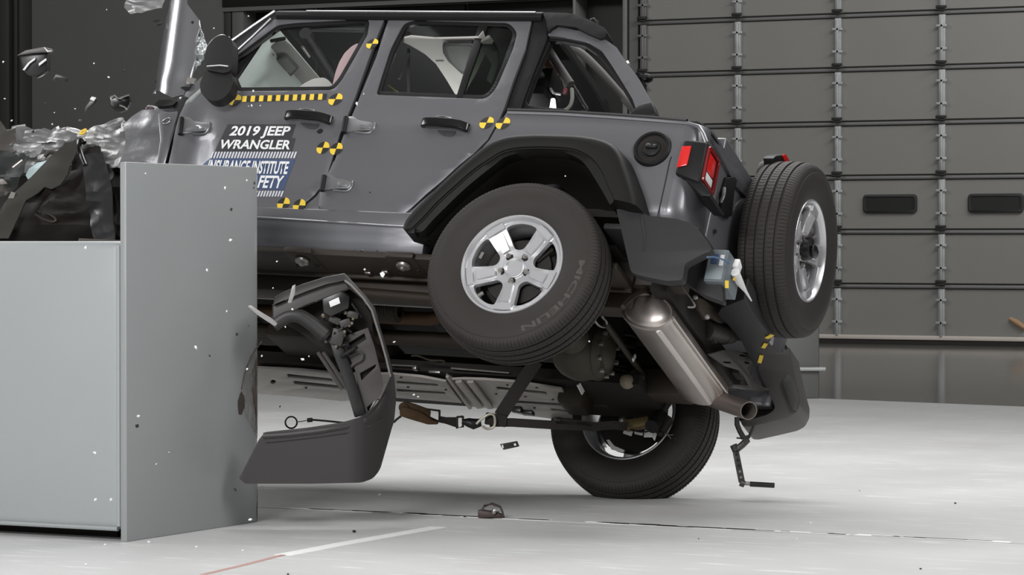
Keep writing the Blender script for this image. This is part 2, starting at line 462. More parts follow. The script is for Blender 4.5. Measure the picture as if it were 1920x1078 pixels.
# steel posts left on the back wall
for i, (a, b) in enumerate(((-60, 10), (14, 36), (46, 52), (55, 61))):
    mb = MB(); x0, x1 = wx(a), wx(b); mb.box(((x0 + x1) / 2, WY - .12, 4.0), (x1 - x0, .24, 8)); tag(build('trim_%d' % (i + 1), mb, WALLD, None, .01), kind='structure')
# black double door behind the car
d2 = tag(thing('door_2', (DL, WY, 0), None, None), kind='structure')
zt = 4.2
for a, b in ((454, 588), (592, 850), (853, 1071), (1077, 1164)):
    x0, x1 = wx(a), wx(b); mb = MB(); mb.box(((x0 + x1) / 2, WY + .35, zt / 2), (x1 - x0 - .02, .08, zt)); mb.box(((x0 + x1) / 2, WY + .30, 1.5), (x1 - x0 - .25, .04, .18)); build('door_leaf', mb, BLKDOOR, d2, .008)
for a, b, m in ((419, 430, WALLD), (433, 454, WALLG), (588.5, 591.5, WALLD), (1071.5, 1076.5, POSTG), (1165, 1174, POSTG), (1175, 1180, BLKDOOR)):
    x0, x1 = wx(a), wx(b); mb = MB(); mb.box(((x0 + x1) / 2, WY + .18, zt / 2), (x1 - x0, .30, zt)); build('door_post', mb, m, d2, .006)
mb = MB(); mb.box(((DL + DR) / 2, WY + .15, wz(-2, 800) + .25), (DR - DL, .34, .5)); build('door_header', mb, BLKDOOR, d2, .01)
# sectional garage door
g = tag(thing('door_1', (GL, WY, 0), None, None), kind='structure')
cols = [GL + .02] + [wx(u) for u in (1208.5, 1385.5, 1573, 1768)]; cw = cols[-1] - cols[-2]
cols += [cols[-1] + cw * i for i in (1, 2)]
rh = .634; z0 = .05
rows = [z0 + rh * i for i in range(10)]
def panel(x0, x1, zl, zh, name='door_panel'):
    mb = MB(); xa, xb, za, zb = x0 + .004, x1 - .004, zl + .007, zh - .007; e = .03
    yf = WY; yb = WY + .06
    mb.prism([(xa, yb, za), (xb, yb, za), (xb, yb, zb), (xa, yb, zb)], (0, -.05, 0))
    mb.v[-4:] = [V((xa + .006, yf, za + e)), V((xb - .006, yf, za + e)), V((xb - .006, yf, zb - e)), V((xa + .006, yf, zb - e))]
    return build(name, mb, DOORP, g)
for r in range(9):
    for c in range(len(cols) - 1): panel(cols[c], cols[c + 1], rows[r], rows[r + 1])
    mb = MB(); mb.box(((GL + cols[-1]) / 2, WY - .005, rows[r + 1] - .005), (cols[-1] - GL, .045, .042)); build('horizontal_rail', mb, RAILD, g, .014)
    for c in range(1, len(cols) - 1):
        mb = MB(); x = cols[c]; dk = c == 1
        mb.box((x, WY - .02, (rows[r] + rows[r + 1]) / 2), (.075, .05, rh - .06)); mb.box((x, WY - .05, (rows[r] + rows[r + 1]) / 2), (.03, .03, rh - .10))
        mb.box((x, WY - .05, rows[r] + .21), (.13, .03, .03)); mb.box((x, WY - .05, rows[r + 1] - .16), (.13, .03, .03))
        st = build('strut', mb, RAILD if dk else GALV, g, .004)
        mb = MB(); mb.box((x, WY - .075, rows[r + 1] + .055), (.12, .04, .034)); mb.tube([(x - .055, WY - .09, rows[r + 1] + .02), (x + .055, WY - .09, rows[r + 1] + .02)], .014, 8); build('hinge', mb, BLKDOOR, g, .004)
WFR = mat('window_frame_black', (26, 26, 25), .45); WPN = mat('dark_window_pane', (40, 40, 39), .25)
zr = rows[2]
for c in range(1, len(cols) - 1):
    cx = (cols[c] + cols[c + 1]) / 2 + .0; zc = wz(382, 1670) if True else 0; w, h = .66, .22
    o = fil([(cx - w / 2, zc - h / 2), (cx + w / 2, zc - h / 2), (cx + w / 2, zc + h / 2), (cx - w / 2, zc + h / 2)], .05)
    i_ = fil([(cx - w / 2 + .035, zc - h / 2 + .03), (cx + w / 2 - .035, zc - h / 2 + .03), (cx + w / 2 - .035, zc + h / 2 - .03), (cx - w / 2 + .035, zc + h / 2 - .03)], .03)
    f = plate('window_frame', [o, i_], lambda a, b, w_: (a, WY - .03 - w_, b), WFR, g, t=.035, cut=None, bevel=.006)
    mb = MB(); mb.box((cx, WY - .012, zc), (w - .06, .012, h - .05)); build('window_pane', mb, WPN, f)
mb = MB(); mb.box(((GL + cols[-1]) / 2, WY - .02, .025), (cols[-1] - GL, .10, .05)); build('bottom_seal', mb, MATTE, g)
mb = MB(); mb.box(((GL + cols[-1]) / 2, WY - .03, .085), (cols[-1] - GL, .05, .05)); build('bottom_rail', mb, mat('pale_bottom_rail', (176, 168, 160), .5), g, .006)
mb = MB(); mb.tube([wallp(1893, 597, WY - .02), wallp(1905, 604, WY - .02), wallp(1922, 615, WY - .02)], [.02, .035, .03], 8); build('tan_scrap', mb, mat('tan_fabric', (146, 116, 86), .8), g)
# far grey block with a bar across
k0, k1 = gnd(1470, 747), gnd(1536, 747); ztop = 1.0
bk = thing('concrete_block', k0, 'grey concrete block far behind the spare wheel with a white bar across it', 'block')
dx = V((k1 - k0)); nrm = V((-dx.y, dx.x, 0)).normalized() * .9
GRB = mat('grey_block_paint', (96, 97, 95), .6, 0, .05, 3)
mb = MB(); mb.prism([k0, k1, k1 + nrm, k0 + nrm], (0, 0, .62)); build('block', mb, GRB, bk, .012)
zb = CH - (693 - 452) * 23.2 / FPX
a, b = gnd(1494, 747) - nrm * .03, gnd(1547, 747) - nrm * .03
mb = MB(); mb.tube([V((a.x, a.y, zb)), V((b.x, b.y, zb))], .016, 10); mb.tube([V((a.x, a.y, zb)), V((a.x, a.y, zb)) + nrm * .06], .012, 8); build('bar', mb, mat('pale_grey_bar', (176, 178, 176), .4), bk)

# ------------------------------------------------------------------ crash barrier
BARL = mat('barrier_lit_grey_paint', (156, 160, 161), .48, 0, .04, 2.2, coat=.1)  # barrier paint made paler for the face that catches more light
BARD = mat('barrier_shaded_grey_paint', (147, 150, 150), .42, 0, .05, 2.0, coat=.1)  # same barrier paint, darkened for the face that gets less light
BX, BY0, BY1, BZ = -6.995, 10.09, 11.175, 1.524
bar = thing('crash_barrier', (BX, (BY0 + BY1) / 2, 0), 'grey painted steel crash barrier with a tall impact plate and lower block behind', 'barrier')
mb = MB()
sec = [(BX, BY0)] + [(BX - .15 + .15 * math.cos(t), BY1 - .15 + .15 * math.sin(t)) for t in [PI / 2 * i / 10 for i in range(11)]] + [(BX - .5, BY1), (BX - .5, BY1 - .03)] + \
      [(BX - .15 + .12 * math.cos(t), BY1 - .15 + .12 * math.sin(t)) for t in [PI / 2 * (10 - i) / 10 for i in range(11)]] + [(BX - .03, BY0)]
mb.prism([(x, y, 0) for x, y in sec], (0, 0, BZ)); build('impact_plate', mb, BARD, bar, .004)
mb = MB(); mb.box((BX - 1.03, BY0 + .50, (.045 + 1.207) / 2), (2.0, 1.0, 1.207 - .045)); build('barrier_block', mb, BARL, bar, .035, 4)
mb = MB()
mb.tube([(BX - .045, BY0 + .012, .06), (BX - .045, BY0 + .012, 1.19)], .012, 8); mb.tube([(BX - 2.0, BY0 + .012, .05), (BX - .05, BY0 + .012, .05)], .010, 8); build('weld_bead', mb, BARL, bar)
mb = MB(); mb.box((BX - 1.1, BY0 + .55, .0225), (1.9, .8, .045)); build('base_plate', mb, MATTE, bar)
def plx(u, v, x=BX):
    d = c2w(*ray(u, v)); k = x / d.x
    return V((x, d.y * k, CH + d.z * k))
def bary(y):                              # plate surface: flat, then the rounded edge
    if y < BY1 - .15: return BX
    s = min(1, (y - BY1 + .15) / .15); return BX - .15 + .15 * math.sqrt(max(0, 1 - s * s))
def mark(name, px, m, off=.0012):
    P = [plx(u, v) for u, v in px]
    plate(name, [[(min(p.y, BY1 - .0008), p.z) for p in P]], lambda a, b, w: (bary(a) + off + w, a, b), m, bar, t=.001, cut=.03)
SCR = mat('brown_scrape', (112, 90, 76), .7, 0, .3, 40); SCD = mat('dark_rubber_scuff', (64, 56, 50), .7, 0, .3, 40); SCL = mat('pale_scrape', (150, 146, 141), .6, 0, .2, 30)
def streaky(m, sc, lo, hi):              # paint rubbed off in streaks: the mark thins out between them
    nt = m.node_tree; b = nt.nodes['Principled BSDF']; tc = nt.nodes.new('ShaderNodeTexCoord'); mp = nt.nodes.new('ShaderNodeMapping'); mp.inputs['Scale'].default_value = sc
    n = nt.nodes.new('ShaderNodeTexNoise'); n.inputs['Scale'].default_value = 1; n.inputs['Detail'].default_value = 6; r = nt.nodes.new('ShaderNodeMapRange'); r.inputs[1].default_value = lo; r.inputs[2].default_value = hi
    nt.links.new(tc.outputs['Object'], mp.inputs[0]); nt.links.new(mp.outputs[0], n.inputs['Vector']); nt.links.new(n.outputs['Fac'], r.inputs[0]); nt.links.new(r.outputs[0], b.inputs['Alpha'])
streaky(SCR, (60, 45, 9), .36, .62); streaky(SCL, (40, 30, 10), .38, .7)
def jit(px, a=2.5, n=3):
    out = []
    for i, p in enumerate(px):
        q = px[(i + 1) % len(px)]
        for j in range(n): t = j / n; out.append((p[0] + (q[0] - p[0]) * t + random.uniform(-a, a) * .6, p[1] + (q[1] - p[1]) * t + random.uniform(-a, a)))
    return out
mark('scrape_mark', jit([(488, 636), (472, 664), (460, 690), (452, 735), (455, 770), (470, 800), (484, 822), (496, 815), (507, 760), (507, 650)]), SCL, .0008)
mark('scrape_mark', jit([(484, 668), (474, 690), (472, 730), (478, 770), (486, 812), (496, 812), (500, 760), (495, 700)]), SCR)
mark('scrape_mark', jit([(500, 730), (494, 760), (494, 800), (506, 800), (507, 735)], 1.5), SCR)
mark('scrape_mark', jit([(452, 733), (445, 752), (447, 775), (453, 778), (459, 762), (457, 742)], 1.2), SCD, .002)
mark('scrape_mark', jit([(489, 920), (484, 960), (488, 973), (506, 972), (507, 912)], 1.5), SCR)
for u, v, r in ((506, 480), (500, 505), (497, 530), (502, 545), (504, 520), (494, 560)) and [(506, 480, 4), (500, 505, 5), (497, 530, 4), (502, 545, 6), (504, 520, 3), (494, 562, 3), (478, 343, 3), (476, 352, 2), (433, 392, 3.5)]:
    mark('scuff_spot', jit([(u - r * .7, v), (u, v - r), (u + r * .7, v), (u, v + r)], 1, 2), SCD, .002)
mb = MB(); mb.tube([plx(490, 640) + V((.002, 0, 0)), plx(470, 668) + V((.002, 0, 0)), plx(458, 700) + V((.002, 0, 0)), plx(452, 730) + V((.002, 0, 0))], .0025, 5); build('scratch', mb, SCD, bar)
# ------------------------------------------------------------------ the car: body
car = empty('car'); car.matrix_world = CARM; OFF[car] = V((0, 0, 0))
tag(car, 'wrecked grey off-road car tipped onto its far rear wheel beside the grey barrier', 'car')
ALLB = []
# front door
FDo = [(727, 21), (690, 113), (665, 184), (640, 244), (622, 300), (611, 336), (590, 365), (563, 388), (538, 396), (505, 398), (400, 398), (330, 385), (296, 345), (304, 309), (318, 262), (334, 212), (344, 196), (372, 184), (398, 168), (425, 140), (432, 112), (470, 76), (517, 33), (600, 26)]
FDh = fil([(432, 113, 3), (520, 47, 8), (552, 43, 6), (694, 35, 12), (689, 66, 4), (640, 152, 12), (624, 169, 9), (447, 171, 3), (436, 146, 4)], 5)
fd = bodyplate('front_door', [FDo, FDh], PAINT, car, .0, yd, t=.028, bevel=.005, cut=.035, cutu=.05)
def inset(px, k):
    cx = sum(p[0] for p in px) / len(px); cy = sum(p[1] for p in px) / len(px); out = []
    n = len(px)
    for i in range(n):
        a, b = V((px[i - 1][0], px[i - 1][1])), V((px[(i + 1) % n][0], px[(i + 1) % n][1])); t = (b - a).normalized(); nn = V((-t.y, t.x)); p = V((px[i][0], px[i][1]))
        if nn.dot(V((cx, cy)) - p) < 0: nn = -nn
        q = p + nn * k; out.append((q.x, q.y))
    return out
bodyplate('window_seal', [inset(FDh, -1), inset(FDh, 7)], BLACK, fd, -.006, yd, t=.018, bevel=.003, cut=.2)
bodyplate('window_glass', [inset(FDh, 5)], GLASS, fd, -.013, yd, t=.004, bevel=0, cut=.5)
# rear door
RDo = [(732, 27), (742, 24), (860, 27), (998, 33), (985, 92), (962, 152), (946, 200), (934, 228), (914, 262), (890, 286), (860, 310), (830, 338), (800, 363), (772, 389), (756, 402), (735, 411), (625, 407), (606, 402), (598, 386), (600, 362), (607, 340), (628, 300), (646, 249), (672, 188), (706, 106)]
RDh = fil([(732, 92, 10), (757, 44, 12), (775, 38, 8), (956, 43, 12), (970, 62, 8), (962, 92, 5), (930, 167, 14), (912, 186, 12), (705, 178, 7), (714, 148, 5)], 6)
rd = bodyplate('rear_door', [RDo, RDh], PAINT, car, .0, None, t=.028, bevel=.005, cut=.05, cutu=.08)
bodyplate('window_seal', [inset(RDh, -1), inset(RDh, 7)], BLACK, rd, -.006, None, t=.018, bevel=.003, cut=.2)
bodyplate('window_divider', [[(897, 48), (914, 48), (866, 182), (855, 182)]], BLACK, rd, -.004, None, t=.016, bevel=.002, cut=.3)
bodyplate('window_glass', [[(906, 50), (960, 52), (960, 66), (926, 162), (908, 180), (862, 179)]], GLTINT, rd, -.013, None, t=.004, bevel=0, cut=.5)
bodyplate('window_glass', [[(757, 50), (900, 50), (858, 178), (716, 172)]], GLASS, rd, -.013, None, t=.004, bevel=0, cut=.5)
# rear quarter with the wheel arch cut out
QPo = [(950, 211), (1080, 215), (1180, 221), (1286, 229), (1308, 234), (1318, 246), (1328, 275), (1340, 320), (1344, 360), (1334, 392), (1322, 436), (1290, 425), (1216, 412), (1190, 404),
       (1165, 360), (1148, 312), (1120, 282), (1080, 268), (1000, 264), (960, 268), (920, 290), (880, 326), (840, 362), (800, 398), (775, 424), (760, 424), (762, 404), (790, 378), (830, 344), (870, 307), (900, 283), (918, 262), (937, 230)]
def yq(x, z): return ys(z) - 5.0 * max(0, .392 - z) ** 2 * sm(-.44, -.50, x)
qp = plate('rear_quarter_panel', [[(max(a, -.578), b) for a, b in S2(QPo)]], sidemap(0, yq), PAINT, car, t=.02, bevel=0, cut=.022, cutu=.1)
# rear corner: turns the side round to the tail
def cornerz(z): return -.665 - .02 * (z - .3)
mb = MB(); rings = []
for i in range(27):
    z = .27 + (.80 - .27) * (i / 26); y = yq(-.6, z); r = .10
    rings.append([V((cornerz(z) + r - r * math.sin(t) , y - r + r * math.cos(t), z)) for t in [PI / 2 * j / 8 for j in range(9)]] + [V((cornerz(z), .45, z)), V((cornerz(z) + .03, .45, z)), V((cornerz(z) + .03, y - .05, z)), V((cornerz(z) + r, y - .02, z))])
mb.loft(rings); build('rear_corner_panel', mb, PAINT, car, 0, smooth=40)
mb = MB()
pp = [PS(u, v, .002) for u, v in ((1259, 294), (1256, 301), (1250, 330), (1240, 375), (1232, 408))]
mb.tube(pp, .0022, 5); build('panel_seam', mb, BLACK, qp)
# belt rail moulding on top of the tub
mb = MB(); mb.tube([PS(u, v, -.004) for u, v in ((952, 208), (1050, 211), (1150, 217), (1230, 222.5), (1288, 228))], .013, 8); build('belt_moulding', mb, BLACK, car)
mb = MB(); mb.tube([PS(u, v, -.002) for u, v in ((952, 212), (1050, 215), (1150, 221), (1230, 227), (1290, 232), (1310, 238), (1319, 252), (1325, 268))], .010, 10); build('tub_rim', mb, PAINT, car)
slab('rear_corner_cap', [(1290, 226), (1308, 226), (1322, 234), (1334, 246), (1338, 254), (1326, 250), (1308, 238), (1290, 236)], 1, .64, .10, BLACK, car, .006)
bodyplate('door_opening_panel', [[(632, 296), (608, 345), (600, 366), (598, 388), (606, 404), (625, 413), (505, 413), (505, 402), (540, 400), (566, 391), (593, 368), (614, 339), (624, 304)]], PAINT, car, -.004, None, t=.02, bevel=.003, cut=.1)
# sill
mb = MB(); xs0, xs1 = PS(800, 440).x - .005, 1.5
prof = [(.672, .108), (.690, .113), (.700, .135), (.706, .150), (.712, .165), (.716, .200), (.7195, .205), (.725, .30), (.69, .34), (.60, .34), (.60, .108)]
ends = [PS(800, 440), PS(787, 474)]
mb.add([], [])
r0 = [V((xs0 + (.0 if b > .2 else .03 * (1 - b / .2)), a, b)) for a, b in prof]; r1 = [V((xs1, a, b)) for a, b in prof]
mb.loft([r0] + [[p.lerp(q, t) for p, q in zip(r0, r1)] for t in (.25, .5, .75)] + [r1]); sill = build('sill', mb, PAINT, car, .004)
mb = MB(); mb.tube([V((xs0 + .01, .7225, .232)), V((xs1, .7255, .252))], .006, 6); build('sill_bead', mb, PAINT, sill)
# inner body behind the gaps
bodyplate('body_shell', [[(428, 260), (440, 150), (520, 20), (1010, 28), (948, 205), (1262, 236), (1258, 300), (1236, 400), (1216, 405), (1148, 312), (1080, 268), (960, 268), (800, 398), (775, 440), (505, 440), (415, 400)],
    fil([(425, 120, 3), (515, 44, 8), (700, 30, 8), (690, 70), (642, 160), (628, 174), (440, 175)], 4), fil([(700, 150), (752, 34, 6), (975, 40, 8), (925, 190, 8), (698, 184, 4)], 4)], DARKIN, car, -.034, None, t=.02, bevel=0, cut=.09)
# hinges
def hinge(u, v, par, fn, sc=1.0):
    px = [(u, v - 15), (u + 14, v - 16), (u + 24, v - 9), (u + 50, v - 4), (u + 52, v + 3), (u + 46, v + 10), (u + 22, v + 10), (u + 8, v + 12), (u - 3, v + 13)]
    h = bodyplate('door_hinge', [fil([(u + a[0] - u, a[1]) for a in px], 3)], STEELP, par, .016, fn, t=.018, bevel=.004, cut=.2)
    bodyplate('hinge_boss', [fil([(u + 26, v - 3), (u + 46, v + 1), (u + 44, v + 7), (u + 26, v + 5)], 2)], STEELP, par, .024, fn, t=.012, bevel=.003, cut=.2)
    mb = MB(); a = PS(u + 1, v - 14, .02); b = PS(u - 4, v + 15, .02)
    if fn: a.y = fn(a.x, a.z) + .02; b.y = fn(b.x, b.z) + .02
    mb.tube([a, b], .012, 10); build('hinge_pin', mb, BLACK, par)
    mb = MB(); pts = []
    for q in ((u + 18, v + 13), (u + 42, v + 14.5), (u + 52, v + 7), (u + 55, v - 4)):
        p = PS(*q, .006); p.y = (fn(p.x, p.z) if fn else ys(p.z)) + .004; pts.append(p)
    mb.tube(curve(pts, 4), .0055, 6); build('hinge_rim', mb, STEELP, par)
STEELP = mat('painted_hinge', (150, 150, 152), .3, .7, .04, 20, coat=.4)
hinge(336, 231, fd, yd); hinge(648, 234, rd, None); hinge(607, 343, rd, None)
# handles
def handle(u, v, par, fn):
    f = fn or (lambda x, z: ys(z))
    bodyplate('handle_cup', [fil([(u + 22, v + 6), (u + 62, v + 8), (u + 54, v + 20), (u + 34, v + 18)], 6)], DARKST, par, .003, fn, t=.006, bevel=.002, cut=.3)
    def q(a, b, o): p = PS(u + a, v + b); return V((p.x, f(p.x, p.z) + o, p.z))
    mb = MB(); pts = [q(2, -2, .012), q(5, -2, .024), q(20, -1, .034), q(44, 1, .037), q(66, 3, .034), q(80, 6, .024), q(84, 7, .012)]
    mb.sweep(curve(pts, 4), [(-.012, -.017), (-.006, -.022), (.006, -.022), (.012, -.016), (.012, .016), (.006, .022), (-.006, .022), (-.012, .017)], (0, 0, 1)); build('door_handle', mb, GLOSSB, par, .002)
    mb = MB(); mb.sweep([q(28, -11, .030), q(42, -11, .034), q(57, -9, .030)], [(-.006, -.003), (.006, -.003), (.006, .003), (-.006, .003)], (0, 0, 1)); build('handle_trim', mb, STEELP, par, .001)
handle(539, 222, fd, yd); handle(795, 236, rd, None)
bodyplate('lock_cover', [fil([(593, 246), (601, 240), (606, 243), (603, 249), (596, 250)], 3)], BLACK, fd, .003, yd, t=.004, bevel=.001, cut=.3)
# roof, pillars, hardtop
fq = lambda x, z: .676 - .078 * max(0, z - .86) / .45
def slantplate(name, px, off, t, m, bev):
    return plate(name, [[(p.x, p.z) for p in (PSF(u, v, fq, off) for u, v in px)]], lambda a, b, w: (a, fq(a, b) + off + w, b), m, car, t=t, cut=.08, bevel=bev, seg=3)
slab('windscreen_pillar', [(425, 82), (440, 68), (512, 18), (524, 22), (523, 34), (470, 74), (432, 114), (424, 100)], 1, .60, .06, PLAST, car, .006)
mb = MB(); mb.tube([loc(434, 77, 1, .605), loc(475, 48, 1, .605), loc(515, 21, 1, .605)], .008, 8); build('pillar_rim', mb, STEELP, car)  # bright rods drawn as the two highlights along the pillar
mb = MB(); mb.tube([loc(433, 105, 1, .617), loc(475, 67, 1, .612), loc(508, 35, 1, .606)], .007, 8); build('pillar_rim', mb, STEELP, car)
# hardtop roof: shallow tray, its edge overhangs the door frames
ze = loc(700, 19, 1, .62).z
mb = MB(); rings = []
xa, xb = loc(518, 20, 1, .62).x, .275
for i in range(13):
    x = xa + (xb - xa) * i / 12; d = -.004 * math.sin(PI * i / 12)
    z = np.interp(x, [xb, xa], [loc(1060, 24, 1, .62).z, loc(522, 21, 1, .62).z])
    rings.append([V((x, .600, z - .035)), V((x, .618, z - .02)), V((x, .616, z)), V((x, .60, z + .014)), V((x, .40, z + .03)), V((x, -.05, z + .038)), V((x, -.5, z + .03)), V((x, -.70, z + .01)), V((x, -.735, z - .02)), V((x, -.70, z - .045)), V((x, -.05, z - .01)), V((x, .55, z - .03))])
mb.loft(rings); build('hardtop_roof', mb, mat('hardtop_black', (20, 20, 20), .6, spec=.25), car, .003, smooth=30)
mb = MB(); mb.tube([V((xa + (xb - xa) * t, .624, np.interp(xa + (xb - xa) * t, [xb, xa], [loc(1060, 24, 1, .62).z, loc(522, 21, 1, .62).z]) - .001)) for t in (.12, .4, .7, .98)], .004, 6); build('drip_rail', mb, STEELP, car)
slantplate('rear_pillar', [(1001, 31), (1017, 23), (1033, 26), (1031, 40), (1024, 75), (1000, 135), (984, 178), (974, 209), (948, 208), (962, 165), (986, 100)], 0.004, .07, BLACK, .008)
QFo = [(1030, 52), (1046, 50), (1098, 60), (1132, 72), (1156, 89), (1174, 116), (1194, 142), (1222, 194), (1229, 214), (1196, 214), (1186, 186), (1168, 156), (1146, 121), (1128, 95), (1102, 79), (1058, 70), (1028, 67)]
plate('hardtop_side_frame', [[(p.x, p.z) for p in (PSF(u, v, fq) for u, v in QFo)]], lambda a, b, w: (a, fq(a, b) + w, b), PAINT, car, t=.06, cut=.05, bevel=.012, seg=3)
slantplate('hardtop_side_foot', [(1197, 196), (1222, 190), (1232, 216), (1200, 220), (1180, 214)], 0.012, .08, BLACK, .006)
slantplate('rear_window_seal', [(1027, 66), (1058, 69), (1102, 77), (1128, 93), (1146, 120), (1168, 156), (1186, 186), (1197, 208), (1193, 212), (1178, 186), (1160, 156), (1138, 124), (1118, 101), (1096, 86), (1056, 78), (1026, 76)], -0.02, .03, BLACK, .003)
slantplate('rear_window_seal', [(1024, 76), (1032, 78), (1000, 150), (986, 190), (992, 198), (1060, 204), (1060, 213), (972, 210), (978, 182)], -0.02, .04, BLACK, .003)
slantplate('roof_rear_overhang', [(1017, 23), (1060, 24), (1080, 27), (1107, 38), (1133, 52), (1138, 61), (1134, 70), (1124, 72), (1100, 62), (1079, 51), (1044, 47), (1032, 55), (1028, 60), (1024, 40)], 0.02, .09, BLACK, .012)
mb = MB(); mb.tube([loc(1107, 38, 1, .5), loc(1113, 35, 1, .5), loc(1120, 41, 1, .5), loc(1121, 46, 1, .5)], .006, 6); build('antenna_clip', mb, BLACK, car)
mb = MB(); mb.tube([loc(1176, 119, 1, .60), loc(1180, 117, 1, .60)], .012, 8); build('frame_bolt', mb, STEEL, car)
mb = MB(); p = loc(1213, 147, 1, .3); mb.tube([loc(1195, 140, 1, .4), p], .012, 8); mb.blob(p, (.03, .03, .02)); mb.prism([loc(1192, 140, 1, .35), loc(1206, 150, 1, .35), loc(1206, 170, 1, .35), loc(1198, 152, 1, .35)], (0, -.05, 0)); build('rear_glass_strut', mb, BLACK, car)
# far side, floor pan, tail
mb = MB(); mb.box((.95, -.84, .50), (3.2, .06, .80)); mb.box((.95, -.80, 1.30), (1.4, .08, .10)); build('side_panel', mb, PAINT, car, .02)
mb = MB()
for xx in (1.62, 1.0, .30): mb = MB(); mb.prism([(xx, -.80, .88), (xx + .07, -.80, .88), (xx - .0, -.70, 1.33), (xx - .07, -.70, 1.33)], (0, -.05, 0)); build('door_pillar', mb, BLACK, car)
for a, b in ((1.0, 1.62), (.3, 1.0)):
    mb = MB(); mb.prism([(a + .06, -.79, .90), (b, -.79, .90), (b - .06, -.71, 1.30), (a, -.71, 1.30)], (0, -.004, 0)); build('window_glass', mb, GLTINT, car)
mb = MB(); mb.box((1.2, -.06, .185), (2.5, 1.36, .03)); mb.box((-.32, -.06, .40), (.6, 1.30, .03)); mb.box((-.02, -.06, .29), (.03, 1.36, .22)); build('floor_pan', mb, MATTE, car)
for i in range(6):
    mb = MB(); mb.box((.45 + i * .36, .10, .168), (.10, .90, .02)); build('floor_rib', mb, MATTE, car, .006)
# tailgate
PXm = lambda u, v, x=-.66: loc(u, v, 0, x)
mb = MB(); a = [(-.615, .46, .32), (-.615, .46, .86), (-.615, -.62, .86), (-.615, -.62, .32)]; mb.prism(a, (-.06, 0, 0)); tg = build('tailgate', mb, PAINT, car, .015, 3)
mb = MB(); mb.prism([PXm(u, v, -.676) for u, v in ((1357, 333), (1370, 331), (1376, 337), (1370, 362), (1366, 405), (1356, 408), (1346, 402), (1349, 360))], (-.018, 0, 0)); hc = build('tailgate_handle', mb, BLACK, tg, .004)
mb = MB(); mb.tube(curve([PXm(1358, 353, -.70), PXm(1357, 366, -.715), PXm(1352, 378, -.70)], 4), .008, 8); build('handle_grip', mb, STEELP, hc)
mb = MB(); mb.tube([PXm(1340, 434, -.676), PXm(1340.5, 434, -.684)], .010, 10); build('lock_cylinder', mb, BLACK, tg)
slab('gate_hinge_bracket', [(1322, 238), (1334, 244), (1345, 258), (1346, 272), (1338, 266), (1330, 250)], 1, .5, .2, BLACK, car, .004)
slab('tail_edge', [(1330, 262), (1346, 276), (1374, 322), (1396, 350), (1394, 372), (1370, 345), (1348, 300)], 0, -.67, .02, PAINT, car, .004)
# tail lamp
LY = .745
c = [loc(1286, 259, 1, LY), loc(1327, 265, 1, LY), loc(1308, 341, 1, LY), loc(1266, 326, 1, LY)]
rx = (c[1].x + c[2].x) / 2 - .005
mb = MB(); d = .175
F = [(c[0].x + .01, LY, c[0].z), (rx, LY, c[1].z), (rx, LY, c[2].z - .005), (c[3].x + .005, LY, c[3].z)]
mb.prism([V(p) for p in F], (0, -d, 0)); tl = build('tail_lamp', mb, BLACK, car, .014, 3)
mb = MB(); mb.prism([loc(u, v, 1, LY + .001) for u, v in ((1279, 275), (1297, 274), (1289, 310), (1269, 315))], (0, .006, 0)); build('side_lens', mb, RED, tl, .003)
mb = MB(); z0_, z1_ = c[2].z + .012, c[1].z - .012
def rl(y0, y1, za, zb, d0, d1, nm, m, bev=.003):
    mb = MB(); mb.prism([(rx - d0, y0, za), (rx - d0, y1, za), (rx - d0, y1, zb), (rx - d0, y0, zb)], (-d1, 0, 0)); return build(nm, mb, m, tl, bev)
o = [(LY - .012, z0_), (LY - d + .012, z0_), (LY - d + .012, z1_), (LY - .012, z1_)]
i_ = [(LY - .027, z0_ + .014), (LY - d + .027, z0_ + .014), (LY - d + .027, z1_ - .014), (LY - .027, z1_ - .014)]
plate('rear_lens_frame', [fil(o, .02), fil(i_, .012)], lambda a, b, w: (rx - .012 - w, a, b), DRED, tl, t=.016, cut=None, bevel=.003)
zm = z0_ + (z1_ - z0_) * .36
rl(LY - .036, LY - .125, zm + .004, z1_ - .024, 0, .008, 'stop_lens', RED); rl(LY - .036, LY - .125, z0_ + .022, zm - .004, 0, .008, 'reverse_lens', CLEAR)
rl(LY - .132, LY - d + .034, z0_ + .022, z1_ - .024, 0, .004, 'lens_backing', GLOSSB)
slab('lamp_foot', [(1284, 336), (1309, 330), (1334, 364), (1331, 368), (1314, 367)], 1, .735, .2, BLACK, tl, .006)
# filler bowl
FC = PS(1223, 279); mb = MB()
yax = V((0, math.cos(.10), math.sin(.10)))
Mf = Matrix.Translation(FC) @ V((0, 0, 1)).rotation_difference(V((0, 1, .05)).normalized()).to_matrix().to_4x4()
mb.lathe([(.006, .066), (.014, .070), (.014, .080), (.008, .086), (-.004, .088)], 40, Mf); ff = build('fuel_filler', mb, BLACK, car)
mb = MB(); mb.lathe([(.008, .068), (.002, .064), (-.0, .055), (.0005, .001)], 40, Mf); build('filler_bowl', mb, MATTE, ff, keep=False)
mb = MB(); mb.lathe([(.002, .040), (.010, .038), (.012, .001)], 24, Mf); mb.box(Mf @ V((0, 0, .016)), (.05, .016, .012)); build('filler_cap', mb, BLACK, ff, .003)
mb = MB(); mb.lathe([(.012, .012), (.020, .012), (.022, .004)], 12, Mf @ Matrix.Translation((.014, -.006, 0))); mb.lathe([(.012, .010), (.020, .010), (.022, .002)], 12, Mf @ Matrix.Translation((-.014, -.004, 0))); build('cap_rivets', mb, mat('dull_cap_metal', (96, 94, 92), .5, .5), ff)
